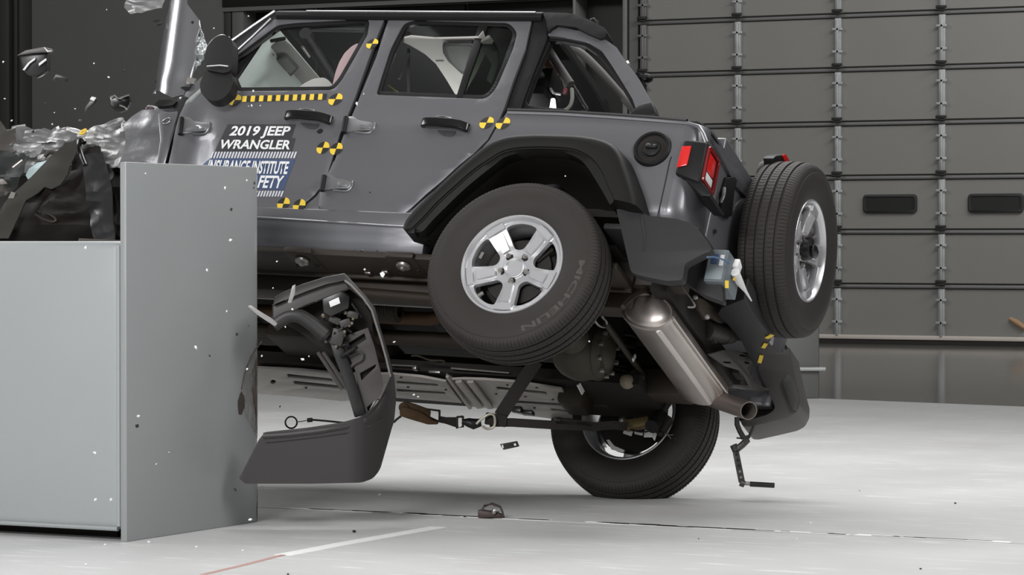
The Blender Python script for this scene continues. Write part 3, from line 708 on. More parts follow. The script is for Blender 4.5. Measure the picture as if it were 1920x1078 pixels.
# wheel arch flare
FLARE = mat('flare_black_plastic', (27, 26, 25), .55, 0, .08, 30, spec=.18)
T = [(757, 427), (763, 412), (780, 392), (802, 370), (840, 334), (875, 303), (910, 274), (930, 263), (955, 256), (1000, 253), (1050, 254), (1085, 256), (1120, 262), (1142, 272), (1156, 290), (1168, 322), (1178, 352), (1187, 382)]
Lo = [(764, 432), (776, 424), (798, 402), (820, 378), (855, 346), (890, 316), (920, 296), (938, 285), (962, 278), (1002, 275), (1048, 276), (1078, 280), (1100, 290), (1116, 304), (1128, 322), (1138, 345), (1146, 362), (1151, 374)]
In = [(782, 436), (794, 432), (810, 414), (834, 390), (868, 357), (900, 330), (928, 308), (944, 296), (964, 289), (1003, 284), (1046, 285), (1070, 290), (1089, 300), (1103, 316), (1116, 336), (1128, 356), (1138, 374), (1144, 384)]
rings = []
n = len(T)
for k in range(n):
    yo = .885
    t, l, q = loc(*T[k], 1, yo), loc(*Lo[k], 1, yo - .006), loc(*In[k], 1, yo - .03)
    dn = (t - l).normalized()
    rt = V((t.x, .70, t.z)) + dn * .03
    rings.append([rt, V((t.x, .84, t.z)) + dn * .02, V((t.x, yo - .012, t.z)) + dn * .010, t - dn * .006, t.lerp(l, .5) + V((0, .004, 0)), l + dn * .002, l - V((0, .012, 0)) - dn * .002, q, q + V((0, -.10, 0)), V((q.x, .68, q.z)) + dn * .02])
R2 = []
for a in range(len(rings[0])): R2.append(curve([r[a] for r in rings], 3))
mb = MB(); mb.loft([list(x) for x in zip(*R2)], True, True); fl = build('wheel_arch_flare', mb, FLARE, car, 0, smooth=48)
mb = MB(); mb.tube(curve([r[6] + V((0, .002, 0)) for r in rings], 2), .0045, 6); build('flare_lip', mb, FLARE, fl)
mb = MB(); mb.box(loc(776, 436, 1, .85), (.03, .05, .03)); build('flare_clip', mb, BLACK, fl, .004)
# wheel housing
mb = MB(); rings = []
for k in range(0, n): 
    q = loc(*In[k], 1, .86); c0 = V((0, 0, .05))
    rings.append([V((q.x, .80, q.z)), V((q.x * 1.0, .62, q.z + .01)), V((q.x * .98, .30, q.z + .0)), V((q.x * .95, .28, q.z - .02))])
mb.loft(rings, False, False); wl = build('wheel_housing', mb, MATTE, car, 0, smooth=60, keep=True)
mb = MB(); mb.box((-.05, .29, .38), (.9, .02, .6)); build('inner_wing', mb, MATTE, car)
mb = MB(); mb.lathe([(0, .40), (.02, .43), (.02, .47), (0, .49)], 30, Matrix.Translation((-.16, .60, .16)) @ Matrix.Rotation(-PI / 2, 4, 'X'), 0, -.1, 1.1, False); build('liner_rib', mb, mat('wheel_liner', (52, 48, 45), .6), car)
mb = MB(); mb.prism([loc(u, v, 1, .55) for u, v in ((858, 360), (893, 367), (860, 374))], (0, -.01, 0)); build('liner_tag', mb, mat('grey_tag', (150, 148, 145), .6), car)
# rear bumper
by = .80
cap = slab('bumper_end', fil([(1152, 376, 4), (1190, 388, 4), (1214, 404, 3), (1268, 410, 4), (1302, 420, 8), (1322, 446, 10), (1337, 470, 10), (1318, 476, 8), (1284, 494, 6), (1280, 525, 8), (1250, 527, 6), (1206, 518, 5), (1183, 511, 8), (1176, 480, 5)], 6), 1, by, .05, PLAST, car, .016, 3)
mb = MB(); mb.box((-.55, by - .16, .25), (.44, .30, .03)); build('bumper_top', mb, PLAST, car, .01)
mb = MB(); mb.tube([loc(1200, 392, 1, by + .001), loc(1209, 440, 1, by + .001), loc(1208, 470, 1, by)], .004, 6); build('bumper_crease', mb, PLAST, cap)
slab('bumper_corner', fil([(1284, 488, 4), (1330, 460, 8), (1345, 470, 6), (1352, 520), (1356, 566), (1318, 552, 6), (1292, 534, 6), (1279, 526, 5)], 6), 1, .60, .05, PLAST, car, .016, 3)
bc = [(1346, 590), (1352, 578), (1396, 560), (1412, 590), (1430, 612), (1447, 636), (1434, 652), (1426, 676), (1418, 690), (1404, 668), (1390, 640), (1368, 612)]
SGN[0] = 1; slab('bumper_beam_cover', fil(bc, 5), 2, .17, .10, PLAST, car, .02, 3); SGN[0] = -1
for a in ((1437, 634, 1448, 628), (1431, 652, 1436, 644), (1424, 680, 1428, 666)):
    mb = MB(); P = [loc(a[0], a[1], 2, .166), loc((a[0] + a[2]) / 2, (a[1] + a[3]) / 2, 2, .166), loc(a[2], a[3], 2, .166)]; mb.ribbon(P, .018, .004, (0, 0, 1)); build('yellow_tape_mark', mb, YEL, car)
fe = [(1421, 690), (1428, 668), (1440, 640), (1446, 632), (1452, 650), (1460, 664), (1474, 656), (1480, 650), (1484, 672), (1491, 705), (1501, 742), (1500, 760), (1492, 775), (1478, 783), (1440, 792), (1404, 800), (1392, 799), (1388, 788), (1410, 786), (1440, 777), (1450, 770), (1453, 763), (1448, 750), (1438, 728), (1428, 710)]
def fdis(r): return r
feo = slab('bumper_end', fil(fe, 5), 1, -.80, .16, mat('floor_lit_bumper_plastic', (72, 69, 68), .5, 0, .06, 10), car, .02, 3)  # lightened copy of the bumper plastic, imitating light thrown up from the floor
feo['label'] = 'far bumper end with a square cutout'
slab('bumper_step', fil([(1466, 716), (1478, 700), (1486, 712), (1498, 745), (1492, 770), (1486, 768)], 4), 1, -.785, .03, mat('step_plastic', (66, 65, 65), .5), feo, .006)  # step in a paler grey than the near bumper plastic
slab('hollow_shade', fil([(1444, 638), (1458, 638), (1476, 648), (1462, 664), (1452, 652)], 3), 1, -.84, .05, MATTE, feo, .003)  # dark slab painting the shade inside the bumper's hole
slab('bumper_inner', [(1360, 690), (1420, 690), (1456, 764), (1444, 778), (1388, 790), (1362, 750)], 1, -.86, .05, MATTE, car, .004)
# ------------------------------------------------------------------ wheels
def tyre_mesh():
    NA = 720; prof = []
    side = [(.092, .222), (.098, .230), (.104, .240), (.114, .262), (.1205, .290), (.1225, .312), (.121, .335), (.1165, .352), (.1145, .354), (.1135, .360), (.112, .370)]
    tread = []
    a = .1065
    crown = lambda a: .3995 - .9 * a * a - (0 if abs(a) < .085 else 22 * (abs(a) - .085) ** 2)
    gro = (-.066, -.023, .023, .066)
    xs = [.107, .101, .094, .086, .078] + [.0722, .0716, .0604, .0598] + [.053, .044, .036] + [.0292, .0286, .0174, .0168] + [.009, .0]
    xs = xs + [-x for x in xs[::-1][1:]]
    ring = [(x, r, 's') for x, r in side] + [(x, crown(x) - (.0095 if any(abs(x - g_) < .0058 for g_ in gro) else 0), 't') for x in xs] + [(-x, r, 's') for x, r in side[::-1]]
    K = len(ring); vs = []; fs = []
    for i in range(NA):
        th = 2 * PI * i / NA; c, s = math.cos(th), math.sin(th)
        for x, r, k in ring:
            rr = r; xx = x
            if k == 't':
                ax = abs(x)
                if ax > .076 and (i % 5) == 0: rr -= .003
                elif ax > .105 : pass
                elif .03 < ax < .058 and (i % 6) == (0 if x > 0 else 3): rr -= .0022
                elif ax < .014 and (i % 6) == 2: rr -= .002
            elif r > .358 and (i % 5) == 0: rr -= .0015; xx = x * .994
            vs.append((rr * c, rr * s, xx))
    for i in range(NA):
        j = (i + 1) % NA
        for q in range(K - 1): fs.append((i * K + q, i * K + q + 1, j * K + q + 1, j * K + q))
    me = bpy.data.meshes.new('tire'); me.from_pydata(vs, [], fs); me.update()
    bm = bmesh.new(); bm.from_mesh(me); bmesh.ops.recalc_face_normals(bm, faces=bm.faces)
    for f in bm.faces: f.smooth = True
    for e in bm.edges: e.smooth = e.calc_face_angle(0) < math.radians(30)
    bm.to_mesh(me); bm.free(); me.materials.append(RUBBER)
    return me
TYRE = tyre_mesh()
def wheel_parts(tyre):
    # face sits near z = +.09; canonical frame: axle along z
    mb = MB(); mb.lathe([(.100, .2335), (.104, .231), (.104, .224), (.098, .2195), (.085, .214), (.060, .206), (.0, .196), (-.06, .206), (-.085, .214), (-.098, .222), (-.104, .229), (-.100, .2335), (-.090, .226), (-.06, .212), (0, .203), (.06, .212), (.09, .226), (.100, .2335)], 72)
    rim = build('rim', mb, RIM, tyre, 0, smooth=50)
    # face disc with five windows between five broad spokes; dished towards the hub
    holes = []
    for k in range(5):
        a = -PI / 2 + 2 * PI * k / 5 + PI / 5
        def pol(r, t, off=0): return (r * math.cos(a + t) , r * math.sin(a + t))
        hw = .039                        # half width of a spoke
        pts = []
        for r in (.092, .193):
            t = PI / 5 - math.asin((hw + (.004 if r > .15 else -.004)) / r); pts.append((r, t))
        (r0, t0), (r1, t1) = pts
        p = [pol(r0, -t0), pol(.083, 0), pol(r0, t0), pol(r1, t1 * .98)] + [pol(.199, t1 * .55), pol(.2005, 0), pol(.199, -t1 * .55)] + [pol(r1, -t1 * .98)]
        holes.append(fil(p, .014, 4))
    outer = [(.212 * math.cos(2 * PI * i / 80), .212 * math.sin(2 * PI * i / 80)) for i in range(80)]
    def dish(r): return .082 - .020 * sm(.20, .10, r) - .004 * sm(.10, .05, r)
    face = plate('wheel_face', [outer] + holes, lambda a, b, w: (a, b, dish(math.hypot(a, b)) + w * (1 + 0)), RIM, rim, t=.026, cut=.03, bevel=.006, seg=3, smooth=40)
    # raised rib around each window corner and flat inset on each spoke: only sub-parts of the rim level remain, so join to the face
    bm = bmesh.new(); bm.from_mesh(face.data)
    def addp(poly, z0, z1, bev):
        b2 = bmesh.new(); lo = [b2.verts.new((x, y, z0 + dish(math.hypot(x, y)))) for x, y in poly]; hi = [b2.verts.new((x, y, z1 + dish(math.hypot(x, y)))) for x, y in [((q[0] - cx_) * .86 + cx_, (q[1] - cy_) * .93 + cy_) for q in poly]]
        b2.faces.new(hi)
        for i in range(len(poly)): b2.faces.new((lo[i], lo[(i + 1) % len(poly)], hi[(i + 1) % len(poly)], hi[i]))
        bmesh.ops.recalc_face_normals(b2, faces=b2.faces)
        m2 = bpy.data.meshes.new('tmp'); b2.to_mesh(m2); b2.free(); bm.from_mesh(m2); bpy.data.meshes.remove(m2)
    for k in range(5):
        a = -PI / 2 + 2 * PI * k / 5; ca, sa = math.cos(a), math.sin(a)
        R = lambda r, s: (r * ca - s * sa, r * sa + s * ca)
        poly = [R(.082, -.018), R(.082, .018), R(.160, .0235), R(.174, .023), R(.174, -.023), R(.160, -.0235)]
        cx_, cy_ = R(.128, 0); addp(poly, -.002, .012, 0)
        poly = [R(.180, -.045), R(.180, .045), R(.2105, .046), R(.213, 0), R(.2105, -.046)]
        cx_, cy_ = R(.197, 0); addp(poly, -.003, .012, 0)
    bm.to_mesh(face.data); bm.free()
    mb = MB(); mb.lathe([(.056, .0495), (.0655, .0475), (.067, .0445), (.0645, .040), (.0605, .036), (.0600, .018), (.0605, .0005)], 40); build('centre_cap', mb, RIM, rim, 0, smooth=40)
    for k in range(5):
        a = -PI / 2 + 2 * PI * k / 5; x, y = .0635 * math.cos(a), .0635 * math.sin(a)
        mb = MB(); mb.lathe([(.052, .0175), (.0585, .0175), (.0595, .0165), (.0592, .001)], 18, Matrix.Translation((x, y, 0)), 1); mb.lathe([(.052, .0115), (.074, .011), (.078, .006), (.078, .0003)], 6, Matrix.Translation((x, y, 0))); build('lug_nut', mb, [STEEL, BLACK], rim)
    mb = MB(); mb.lathe([(.016, .03), (.016, .150), (.006, .152), (-.004, .150), (-.004, .03)], 40); build('brake_disc', mb, mat('brake_steel', (44, 41, 39), .6, .4), tyre)
    mb = MB(); mb.lathe([(-.006, .05), (-.010, .165), (-.016, .172), (-.02, .165), (-.02, .05)], 40); mb.box((.09, .10, .0), (.09, .07, .06), Matrix.Rotation(.8, 3, 'Z')); build('brake_shield', mb, MATTE, tyre, .004)
    mb = MB(); mb.box((-.172, .055, .05), (.014, .03, .01), Matrix.Rotation(-.3, 3, 'Z')); mb.box((-.135, -.13, .052), (.03, .014, .01), Matrix.Rotation(.7, 3, 'Z')); mb.tube([(.16, -.11, .04), (.155, -.105, .085)], .005, 6); build('balance_weight', mb, STEEL, rim)
    return rim
def wheel(name, M, lettering=True):
    o = bpy.data.objects.new('tire', TYRE); COL.objects.link(o); o.parent = car; o.matrix_local = M; OFF[o] = V((0, 0, 0))
    return o
def axis_m(c, ax, e1):
    ax = V(ax).normalized(); e1 = (V(e1) - ax * V(e1).dot(ax)).normalized(); e2 = ax.cross(e1)
    m = Matrix((e1, e2, ax)).transposed().to_4x4(); m.translation = V(c); return m
near = wheel('tire', axis_m((0, .799, 0), (0, 1, 0), (-1, 0, 0)))
rim0 = wheel_parts(near)
# sidewall lettering
def arc(a0, a1, r0, r1):
    return lambda a, b: (lambda t, r: (r * math.cos(t), r * math.sin(t), float(np.interp(r, [.305, .312, .335, .352], [.122, .1225, .121, .1165])) + .0014))(a0 + (a1 - a0) * a, r0 + (r1 - r0) * b)
# image right = towards the tail = +e1 here; text runs clockwise seen from outside
def mich(par, a0, a1):
    return text_mesh('sidewall_lettering', 'MICHELIN', RUBB2, par, arc(a0, a1, .318, .343))
mich(near, math.radians(4), math.radians(-68))
spare = wheel('tire', axis_m((-.843, -.12, .593), (-1, 0, 0), (0, -1, 0)))
for ch in list(near.children):
    if ch.name.startswith('rim'): dup(ch, spare)
spare.rotation_mode = 'QUATERNION'
spare.matrix_local = axis_m((-.843, -.12, .593), (-1, 0, 0), (0, -1, .0)) @ Matrix.Rotation(PI, 4, 'Z')
far_m = axis_m((.004, -.799, -.024), (0, -1, 0), (1, 0, 0))
far = wheel('tire', far_m)
for ch in list(near.children):
    if ch.name.startswith('rim') or ch.name.startswith('brake'): dup(ch, far)
fm = TYRE.copy(); far.data = fm
WM = CARM @ far_m; WI = WM.inverted()
for v in fm.vertices:                    # squashed where it bears on the floor
    p = WM @ v.co
    if p.z < .14:
        b_ = 1 + .07 * (1 - max(0, p.z) / .14) ** 2; p.z = max(p.z, .001); v.co = WI @ p; v.co.z *= b_
        p = WM @ v.co
        if p.z < .001: p.z = .001; v.co = WI @ p
# spare wheel carrier and high stop lamp
mb = MB(); mb.tube([(-.66, -.12, .593), (-.77, -.12, .593)], .07, 16); mb.box((-.68, -.12, .593), (.04, .34, .30)); mb.lathe([(-.015, .001), (-.015, .192), (.015, .192), (.015, .001)], 36, Matrix.Translation((-.835, -.12, .593)) @ Matrix.Rotation(PI / 2, 4, 'Y')); build('spare_carrier', mb, BLACK, car, .006)  # carrier, plus a broad black disc added to darken the rim openings
mb = MB(); c = V((-.905, -.12, .593)); mb.tube([c, c + V((-.045, 0, 0))], [.046, .043], 12); mb.box(c + V((-.035, .02, .03)), (.035, .035, .04)); mb.box(c + V((-.05, -.02, 0)), (.02, .05, .03)); mb.blob(c + V((-.055, -.02, .006)), (.014, .045, .03), 10); build('camera_mount', mb, SHARD, spare if False else car, .006)
slab('brake_light_arm', [(1417, 324), (1422, 306), (1430, 299), (1447, 297), (1452, 302), (1452, 322), (1440, 340), (1420, 342)], 0, -.70, .03, BLACK, car, .006)
sl_ = (SGN.__setitem__(0, 1), slab('high_stop_lamp', [(1450, 297), (1455, 292), (1473, 289), (1481, 303), (1478, 316), (1452, 314)], 0, -.785, .05, BLACK, car, .005))[1]
slab('red_lens', [(1468, 291), (1474, 289), (1482, 304), (1479, 312), (1473, 306)], 0, -.790, .02, RED, sl_, .002); SGN[0] = -1
# ------------------------------------------------------------------ underside
def rod(name, pts, r, m, n=10, par=car, **k):
    mb = MB(); mb.tube([V(p) for p in pts], r, n); return build(name, mb, m, par, **k)
AX = mat('axle_cast_iron', (66, 61, 50), .6, .2, .2, 20)
rod('axle_tube', [(0, -.70, 0), (0, .70, 0)], .042, AX, 16)
mb = MB(); mb.blob((0, -.03, 0), (.15, .13, .135), 20); mb.lathe([(-.13, .03), (-.12, .10), (-.10, .115), (-.085, .118)], 24, Matrix.Translation((0, -.03, 0)) @ Matrix.Rotation(-PI / 2, 4, 'Y').inverted() @ Matrix.Identity(4)); df = build('differential', mb, AX, car)
for i in range(10):
    a = 2 * PI * i / 10; mb = MB(); mb.box((-.125, -.03 + .105 * math.cos(a), .105 * math.sin(a)), (.02, .018, .018)); build('cover_bolt', mb, STEEL, df, .003)
for yy in (-.17, .11):
    mb = MB(); mb.lathe([(0, .044), (.0, .075), (.05, .06), (.10, .044)], 20, Matrix.Translation((0, yy, 0)) @ Matrix.Rotation(PI / 2 if yy < 0 else -PI / 2, 4, 'X')); build('axle_neck', mb, AX, car)
def coil(name, c, r, h, turns, tk, m):
    pts = [V((c[0] + r * math.cos(t), c[1] + r * math.sin(t), c[2] + h * t / (2 * PI * turns))) for t in [2 * PI * turns * i / (turns * 14) for i in range(int(turns * 14) + 1)]]
    return rod(name, pts, tk, m, 6)
coil('coil_spring', (-.02, -.42, .06), .062, .32, 6, .0085, UNDER); coil('coil_spring', (-.02, .40, .06), .062, .34, 6, .0085, UNDER)
for yy in (-.42, .40):
    mb = MB(); mb.lathe([(0, .03), (0, .085), (.012, .085), (.02, .06), (.03, .03)], 20, Matrix.Translation((-.02, yy, .045))); build('spring_seat', mb, AX, car)
rod('track_bar', [loc(1136, 606, 0, -.20), loc(1160, 640, 0, -.20), loc(1212, 712, 0, -.16), loc(1236, 748, 0, -.12)], .014, UNDER)
mb = MB(); q = loc(1189, 671, 0, -.21); mb.box(q, (.006, .018, .035), Matrix.Rotation(.5, 3, 'X')); build('paint_dab', mb, WHT, car)
rod('brake_line', curve([loc(u, v, 0, -.22) for u, v in ((1127, 555), (1128, 590), (1137, 603), (1136, 613), (1124, 611), (1114, 600))], 5), .005, STEEL, 6)
rod('shock_absorber', [loc(1222, 800, 0, -.20), loc(1238, 778, 0, -.20)], .034, BLACK, 14)
rod('shock_rod', [loc(1238, 778, 0, -.20), loc(1262, 742, 0, -.20)], .017, mat('grey_shock_paint', (92, 88, 86), .4, .3), 12)
rod('shock_absorber', [(-.16, .50, -.02), (-.20, .46, .20)], .03, BLACK, 14)
mb = MB(); q = loc(1248, 737, 0, -.18); mb.blob(q, .035, 12); mb.tube([loc(1238, 742, 0, -.17), loc(1254, 752, 0, -.17)], .022, 10); build('shock_mount', mb, STEEL, car)
mb = MB(); q = loc(1176, 715, 0, -.14); mb.blob(q, (.035, .04, .035), 12); mb.lathe([(-.03, .02), (-.03, .038), (.03, .038), (.03, .02)], 16, Matrix.Translation(loc(1194, 712, 0, -.14)) @ Matrix.Rotation(PI / 2, 4, 'X')); build('bump_stop', mb, mat('tan_rubber', (132, 122, 104), .8), car)
mb = MB(); mb.lathe([(-.04, .02), (-.04, .036), (.04, .036), (.04, .02)], 16, Matrix.Translation(loc(1222, 712, 0, -.16)) @ Matrix.Rotation(PI / 2, 4, 'X')); build('link_bushing', mb, AX, car)
# far brake with tags and wires
mb = MB()
for u0, v0, u1, v1 in ((1175, 810, 1186, 818),): mb.prism([loc(a, b, 1, -.62) for a, b in ((1166, 806), (1184, 812), (1184, 818), (1172, 814))], (0, -.012, 0))
for i, px in enumerate(([(1170, 806), (1186, 809), (1183, 817), (1168, 812)], [(1189, 809), (1205, 811), (1204, 816), (1190, 813)], [(1209, 806), (1224, 806), (1224, 819), (1207, 819)], [(1226, 804), (1233, 807), (1227, 826), (1224, 822)])):
    mb = MB(); mb.prism([loc(a, b, 1, -.60) for a, b in px], (0, -.006, 0)); build('wire_tag', mb, WHT, car)
mb = MB(); mb.prism([loc(a, b, 1, -.66) for a, b in ((1137, 825), (1142, 824), (1152, 836), (1171, 844), (1168, 848), (1146, 842))], (0, -.006, 0)); build('hub_tag', mb, WHT, car)
rod('sensor_wire', curve([loc(u, v, 1, -.58) for u, v in ((1169, 800), (1184, 806), (1206, 810), (1226, 806), (1240, 810), (1254, 815), (1266, 822))], 4), .004, BLACK, 6)
rod('bare_wire', [loc(u, v, 1, -.57) for u, v in ((1246, 812), (1256, 816), (1262, 815))], .002, STEEL, 5); rod('bare_wire', [loc(u, v, 1, -.57) for u, v in ((1246, 812), (1254, 818), (1258, 822))], .002, STEEL, 5)
mb = MB(); mb.box(loc(1196, 795, 1, -.58), (.12, .05, .045), Matrix.Rotation(.25, 3, 'Y')); mb.tube([loc(1170, 790, 1, -.58), loc(1214, 793, 1, -.58)], .014, 8); build('brake_caliper', mb, mat('brass_caliper', (122, 106, 72), .5, .5, .3, 40), car, .008)
mb = MB(); mb.blob(loc(1168, 788, 1, -.58), .02, 10); build('caliper_pin', mb, STEEL, car)
mb = MB(); mb.box(loc(1240, 795, 1, -.60), (.07, .05, .10), Matrix.Rotation(-.5, 3, 'Y')); build('caliper_bracket', mb, MATTE, car, .008)
# frame rails, crossmembers, body mounts
mb = MB(); mb.box((1.1, .395, .08), (3.0, .11, .13)); mb.box((-.25, .44, .17), (.75, .09, .11)); build('frame_rail', mb, UNDER, car, .012)
mb = MB(); mb.box((1.1, -.435, .02), (3.0, .11, .13)); mb.box((-.25, -.50, .17), (.75, .09, .11)); build('frame_rail', mb, UNDER, car, .012)
rod('rail_flange', [(2.6, .337, .022), (.50, .337, .022)], .006, STEEL, 6)
mb = MB(); mb.box((.95, .6, .10), (2.7, .22, .03)); mb.box((.95, .50, .12), (2.7, .02, .10)); build('inner_sill', mb, UNDER, car, .006)
for (u, v) in ((757, 497), (567, 488)):
    q = loc(u, v, 2, .075); mb = MB(); mb.box((q.x, q.y - .03, .095), (.14, .20, .03)); bm_ = build('body_mount', mb, UNDER, car, .008)
    mb = MB(); mb.lathe([(0, .001), (0, .030), (.006, .034), (.014, .034)], 24, Matrix.Translation((q.x, q.y, .062))); mb.lathe([(-.012, .001), (-.012, .012), (.0, .013)], 6, Matrix.Translation((q.x, q.y, .062))); build('mount_washer', mb, STEEL, bm_)
    mb = MB()
    for d in (-.045, .05): mb.lathe([(0, .001), (0, .010), (.008, .010)], 12, Matrix.Translation((q.x + d, q.y - .06, .072)))
    build('mount_hole', mb, MATTE, bm_)
for i, u in enumerate((690, 722)):
    q = loc(u, 512 - i * 2, 2, .08); mb = MB(); mb.box(q, (.03, .02, .01)); build('rail_clip', mb, STEEL, car, .003)
mb = MB(); mb.box((1.12, -.02, .05), (.12, .72, .07)); build('crossmember', mb, UNDER, car, .012); mb = MB(); mb.box((.45, -.02, .10), (.10, .72, .09)); build('crossmember', mb, UNDER, car, .012)
rod('exhaust_pipe', [(2.4, .0, .10), (1.4, .02, .09), (.75, .06, .08), (.40, .20, .10), (.20, .22, .22), (-.10, .26, .26), (-.32, .30, .16), (-.45, .33, .03)], .032, mat('brown_exhaust_pipe', (92, 68, 50), .55, .5, .25, 12), 14)
rod('driveshaft', [(2.2, -.16, .06), (.16, -.03, .02)], .036, UNDER, 16)
mb = MB(); mb.lathe([(0, .03)] + [(.006 * i, .055 if i % 2 else .048) for i in range(1, 36)] + [(.22, .03)], 18, Matrix.Translation((.85, .18, .06)) @ Matrix.Rotation(PI / 2, 4, 'Y')); build('flex_joint', mb, UNDER, car)
mb = MB(); mb.box((1.35, -.16, .07), (.55, .30, .18)); build('transfer_case', mb, UNDER, car, .02)
rod('rail_highlight_lip', [loc(735, 684, 2, -.04), loc(778, 686, 2, -.04)], .0045, STEEL, 6); rod('rail_highlight_lip', [loc(846, 690, 2, -.04), loc(955, 699, 2, -.04)], .0045, STEEL, 6)
mb = MB(); mb.box(loc(779, 690, 2, -.05), (.02, .03, .02)); mb.box(loc(815, 697, 2, -.05), (.06, .012, .012)); build('hanger_bracket', mb, STEEL, car, .003)
rod('hanger_rod', curve([loc(u, v, 2, -.03) for u, v in ((772, 667), (784, 667), (806, 675), (830, 676), (832, 680), (818, 680))], 3), .005, UNDER, 6)
# skid plates seen from below, with pressed slots
SKZ = -.075
def sk(name, px, holes, m=ALUM):
    SGN[0] = 1; o = slab(name, px, 2, SKZ, .012, m, car, .002, holes=holes); SGN[0] = -1; return o
def slot(u0, v0, u1, v1, h): return fil([(u0, v0 - h), (u1, v1 - h), (u1 + 3, v1 + h * .6), (u0 + 3, v0 + h)], 2, 3)
def holep(u, v, r=2.2): return [(u + r * 1.4 * math.cos(PI * i / 4), v + r * math.sin(PI * i / 4)) for i in range(8)]
sk('skid_plate', [(480, 690), (560, 694), (640, 702), (735, 702), (790, 707), (836, 716), (850, 735), (866, 756), (820, 752), (742, 746), (640, 752), (560, 744), (480, 738)],
   [slot(537, 704, 622, 713, 3.2), slot(549, 717, 635, 726, 3.2), slot(742, 717, 820, 723, 3), slot(742, 732, 834, 738, 3), holep(574, 727), holep(752, 708), holep(836, 731), holep(512, 716, 4), holep(765, 726)])
sk('skid_plate', [(836, 703), (848, 712), (870, 711), (905, 712), (962, 716), (1052, 730), (1068, 750), (1074, 786), (1040, 786), (980, 778), (932, 766), (884, 763)],
   [slot(872, 724, 898, 755, 3), slot(886, 722, 912, 754, 3), slot(929, 728, 1024, 738, 3.4), slot(964, 754, 1056, 760, 3.2), slot(1032, 768, 1064, 772, 2.6), holep(951, 722), holep(930, 739), holep(985, 744), holep(1006, 727), holep(1037, 749), holep(1002, 765)])
for px in ([(854, 712), (866, 711), (908, 760), (896, 762)], [(876, 712), (888, 712), (926, 762), (915, 762)], [(836, 702), (842, 702), (886, 762), (880, 763)]):
    mb = MB(); P = [loc(u, v, 2, SKZ - .004) for u, v in px]; mb.prism(P, (0, 0, -.016)); build('skid_rib', mb, ALUM, car, .005)
mb = MB(); mb.box((1.1, -.47, SKZ + .05), (2.6, .42, .05)); build('skid_backing', mb, MATTE, car)
mb = MB(); mb.box(loc(1080, 745, 2, -.06), (.12, .18, .12)); build('axle_bracket', mb, UNDER, car, .02)
mb = MB(); mb.prism([loc(u, v, 0, .1) for u, v in ((1081, 722), (1086, 718), (1094, 733), (1090, 740))], (-.006, 0, 0)); build('white_label', mb, WHT, car)
mb = MB(); mb.box(loc(970, 768, 2, -.10), (.05, .03, .03)); mb.box(loc(990, 774, 2, -.10), (.06, .04, .02)); build('drain_fitting', mb, SHARD, car, .006)
rod('control_arm', [(.95, .46, .02), (.05, .52, -.03)], .025, UNDER, 12); rod('control_arm', [(.95, -.48, .02), (.05, -.56, -.03)], .025, UNDER, 12)
rod('sway_link', [(-.12, .56, -.02), (-.18, .56, .28)], .012, UNDER); rod('sway_bar', [(-.18, .56, .28), (-.24, .5, .26), (-.24, -.5, .26), (-.18, -.56, .24)], .014, UNDER)
# muffler across the tail
def PS_(p):                               # where a point of the car's frame is seen
    P = OC + RC @ np.array(p); zz = P[2] - CH; d_ = P[1] * CT - zz * ST
    return (960 + FPX * P[0] / d_, 539 - FPX * (P[1] * ST + zz * CT) / d_)
Ma, Mb_ = loc(1213, 583, 0, -.455), loc(1318, 728, 0, -.49)
ax = (Mb_ - Ma).normalized(); L_ = (Mb_ - Ma).length
mM = axis_m(Ma, ax, (1, 0, .25))
def ell(r, z, n=40, ex=1.0): return [mM @ V((r * .128 * math.cos(2 * PI * i / n), r * .084 * math.sin(2 * PI * i / n), z)) for i in range(n)]
mb = MB(); mb.loft([ell(r, z) for r, z in ((.995, .0), (1.02, .006), (1.02, .018), (1.0, .024), (1.0, L_ - .024), (1.02, L_ - .018), (1.02, L_ - .006), (.99, L_))], True, False); mf = build('muffler', mb, MUFF, car, 0, smooth=30)
mb = MB(); mb.loft([ell(r, z) for r, z in ((1.0, .003), (.97, -.003), (.93, .004), (.80, -.010), (.6, -.018), (.3, -.023), (.02, -.024))], True, True); build('end_cap', mb, MUFF, mf, 0, smooth=40)
mb = MB(); mb.loft([ell(r, z) for r, z in ((1.0, L_ - .003), (.96, L_ + .004), (.9, L_), (.7, L_ + .012), (.3, L_ + .02), (.02, L_ + .02))], True, True); build('end_cap', mb, MUFF, mf, 0, smooth=40)
def onm(t, z, k=1.0): return mM @ V((k * .128 * math.cos(t), k * .084 * math.sin(t), z))
_st = [(PS_(onm(2 * PI * i / 180, .06, 1.0)), 2 * PI * i / 180) for i in range(180)]
tv = min(_st, key=lambda q: math.hypot(q[0][0] - 1240, (q[0][1] - 628)) )[1]
SEAMT = tv
mb = MB(); mb.ribbon([onm(SEAMT, z, 1.012) for z in (.02, .2, .4, L_ - .02)], .024, .010, onm(SEAMT, .1) - onm(SEAMT, .1, 0)); build('seam_strip', mb, mat('bright_seam', (214, 206, 202), .4, .6), mf, .002)
mb = MB(); mb.tube([onm(SEAMT - .9, z, 1.02) for z in (.0, L_)], .008, 8); build('seam_fold', mb, MUFF, mf)
rod('hanger_rod', curve([loc(u, v, 0, -.45) for u, v in ((1168, 575), (1180, 562), (1196, 551), (1212, 545), (1240, 542))], 4), .010, UNDER, 8)
tp0, tp1 = loc(1312, 738, 0, -.46), loc(1404, 770, 0, -.76)
d = (tp1 - tp0).normalized(); mT = axis_m(tp0, d, (0, 0, 1)); lt = (tp1 - tp0).length
mb = MB(); mb.lathe([(0, .03), (.0, .042), (lt, .042), (lt, .037), (.02, .037)], 28, mT)
tcam = V((-.405, .83, -.434)); mb.v = [p - d * (.35 * (p - tp0 - d * (p - tp0).dot(d)).dot(tcam) if (mT.inverted() @ p).z > lt * .9 else 0) for p in mb.v]
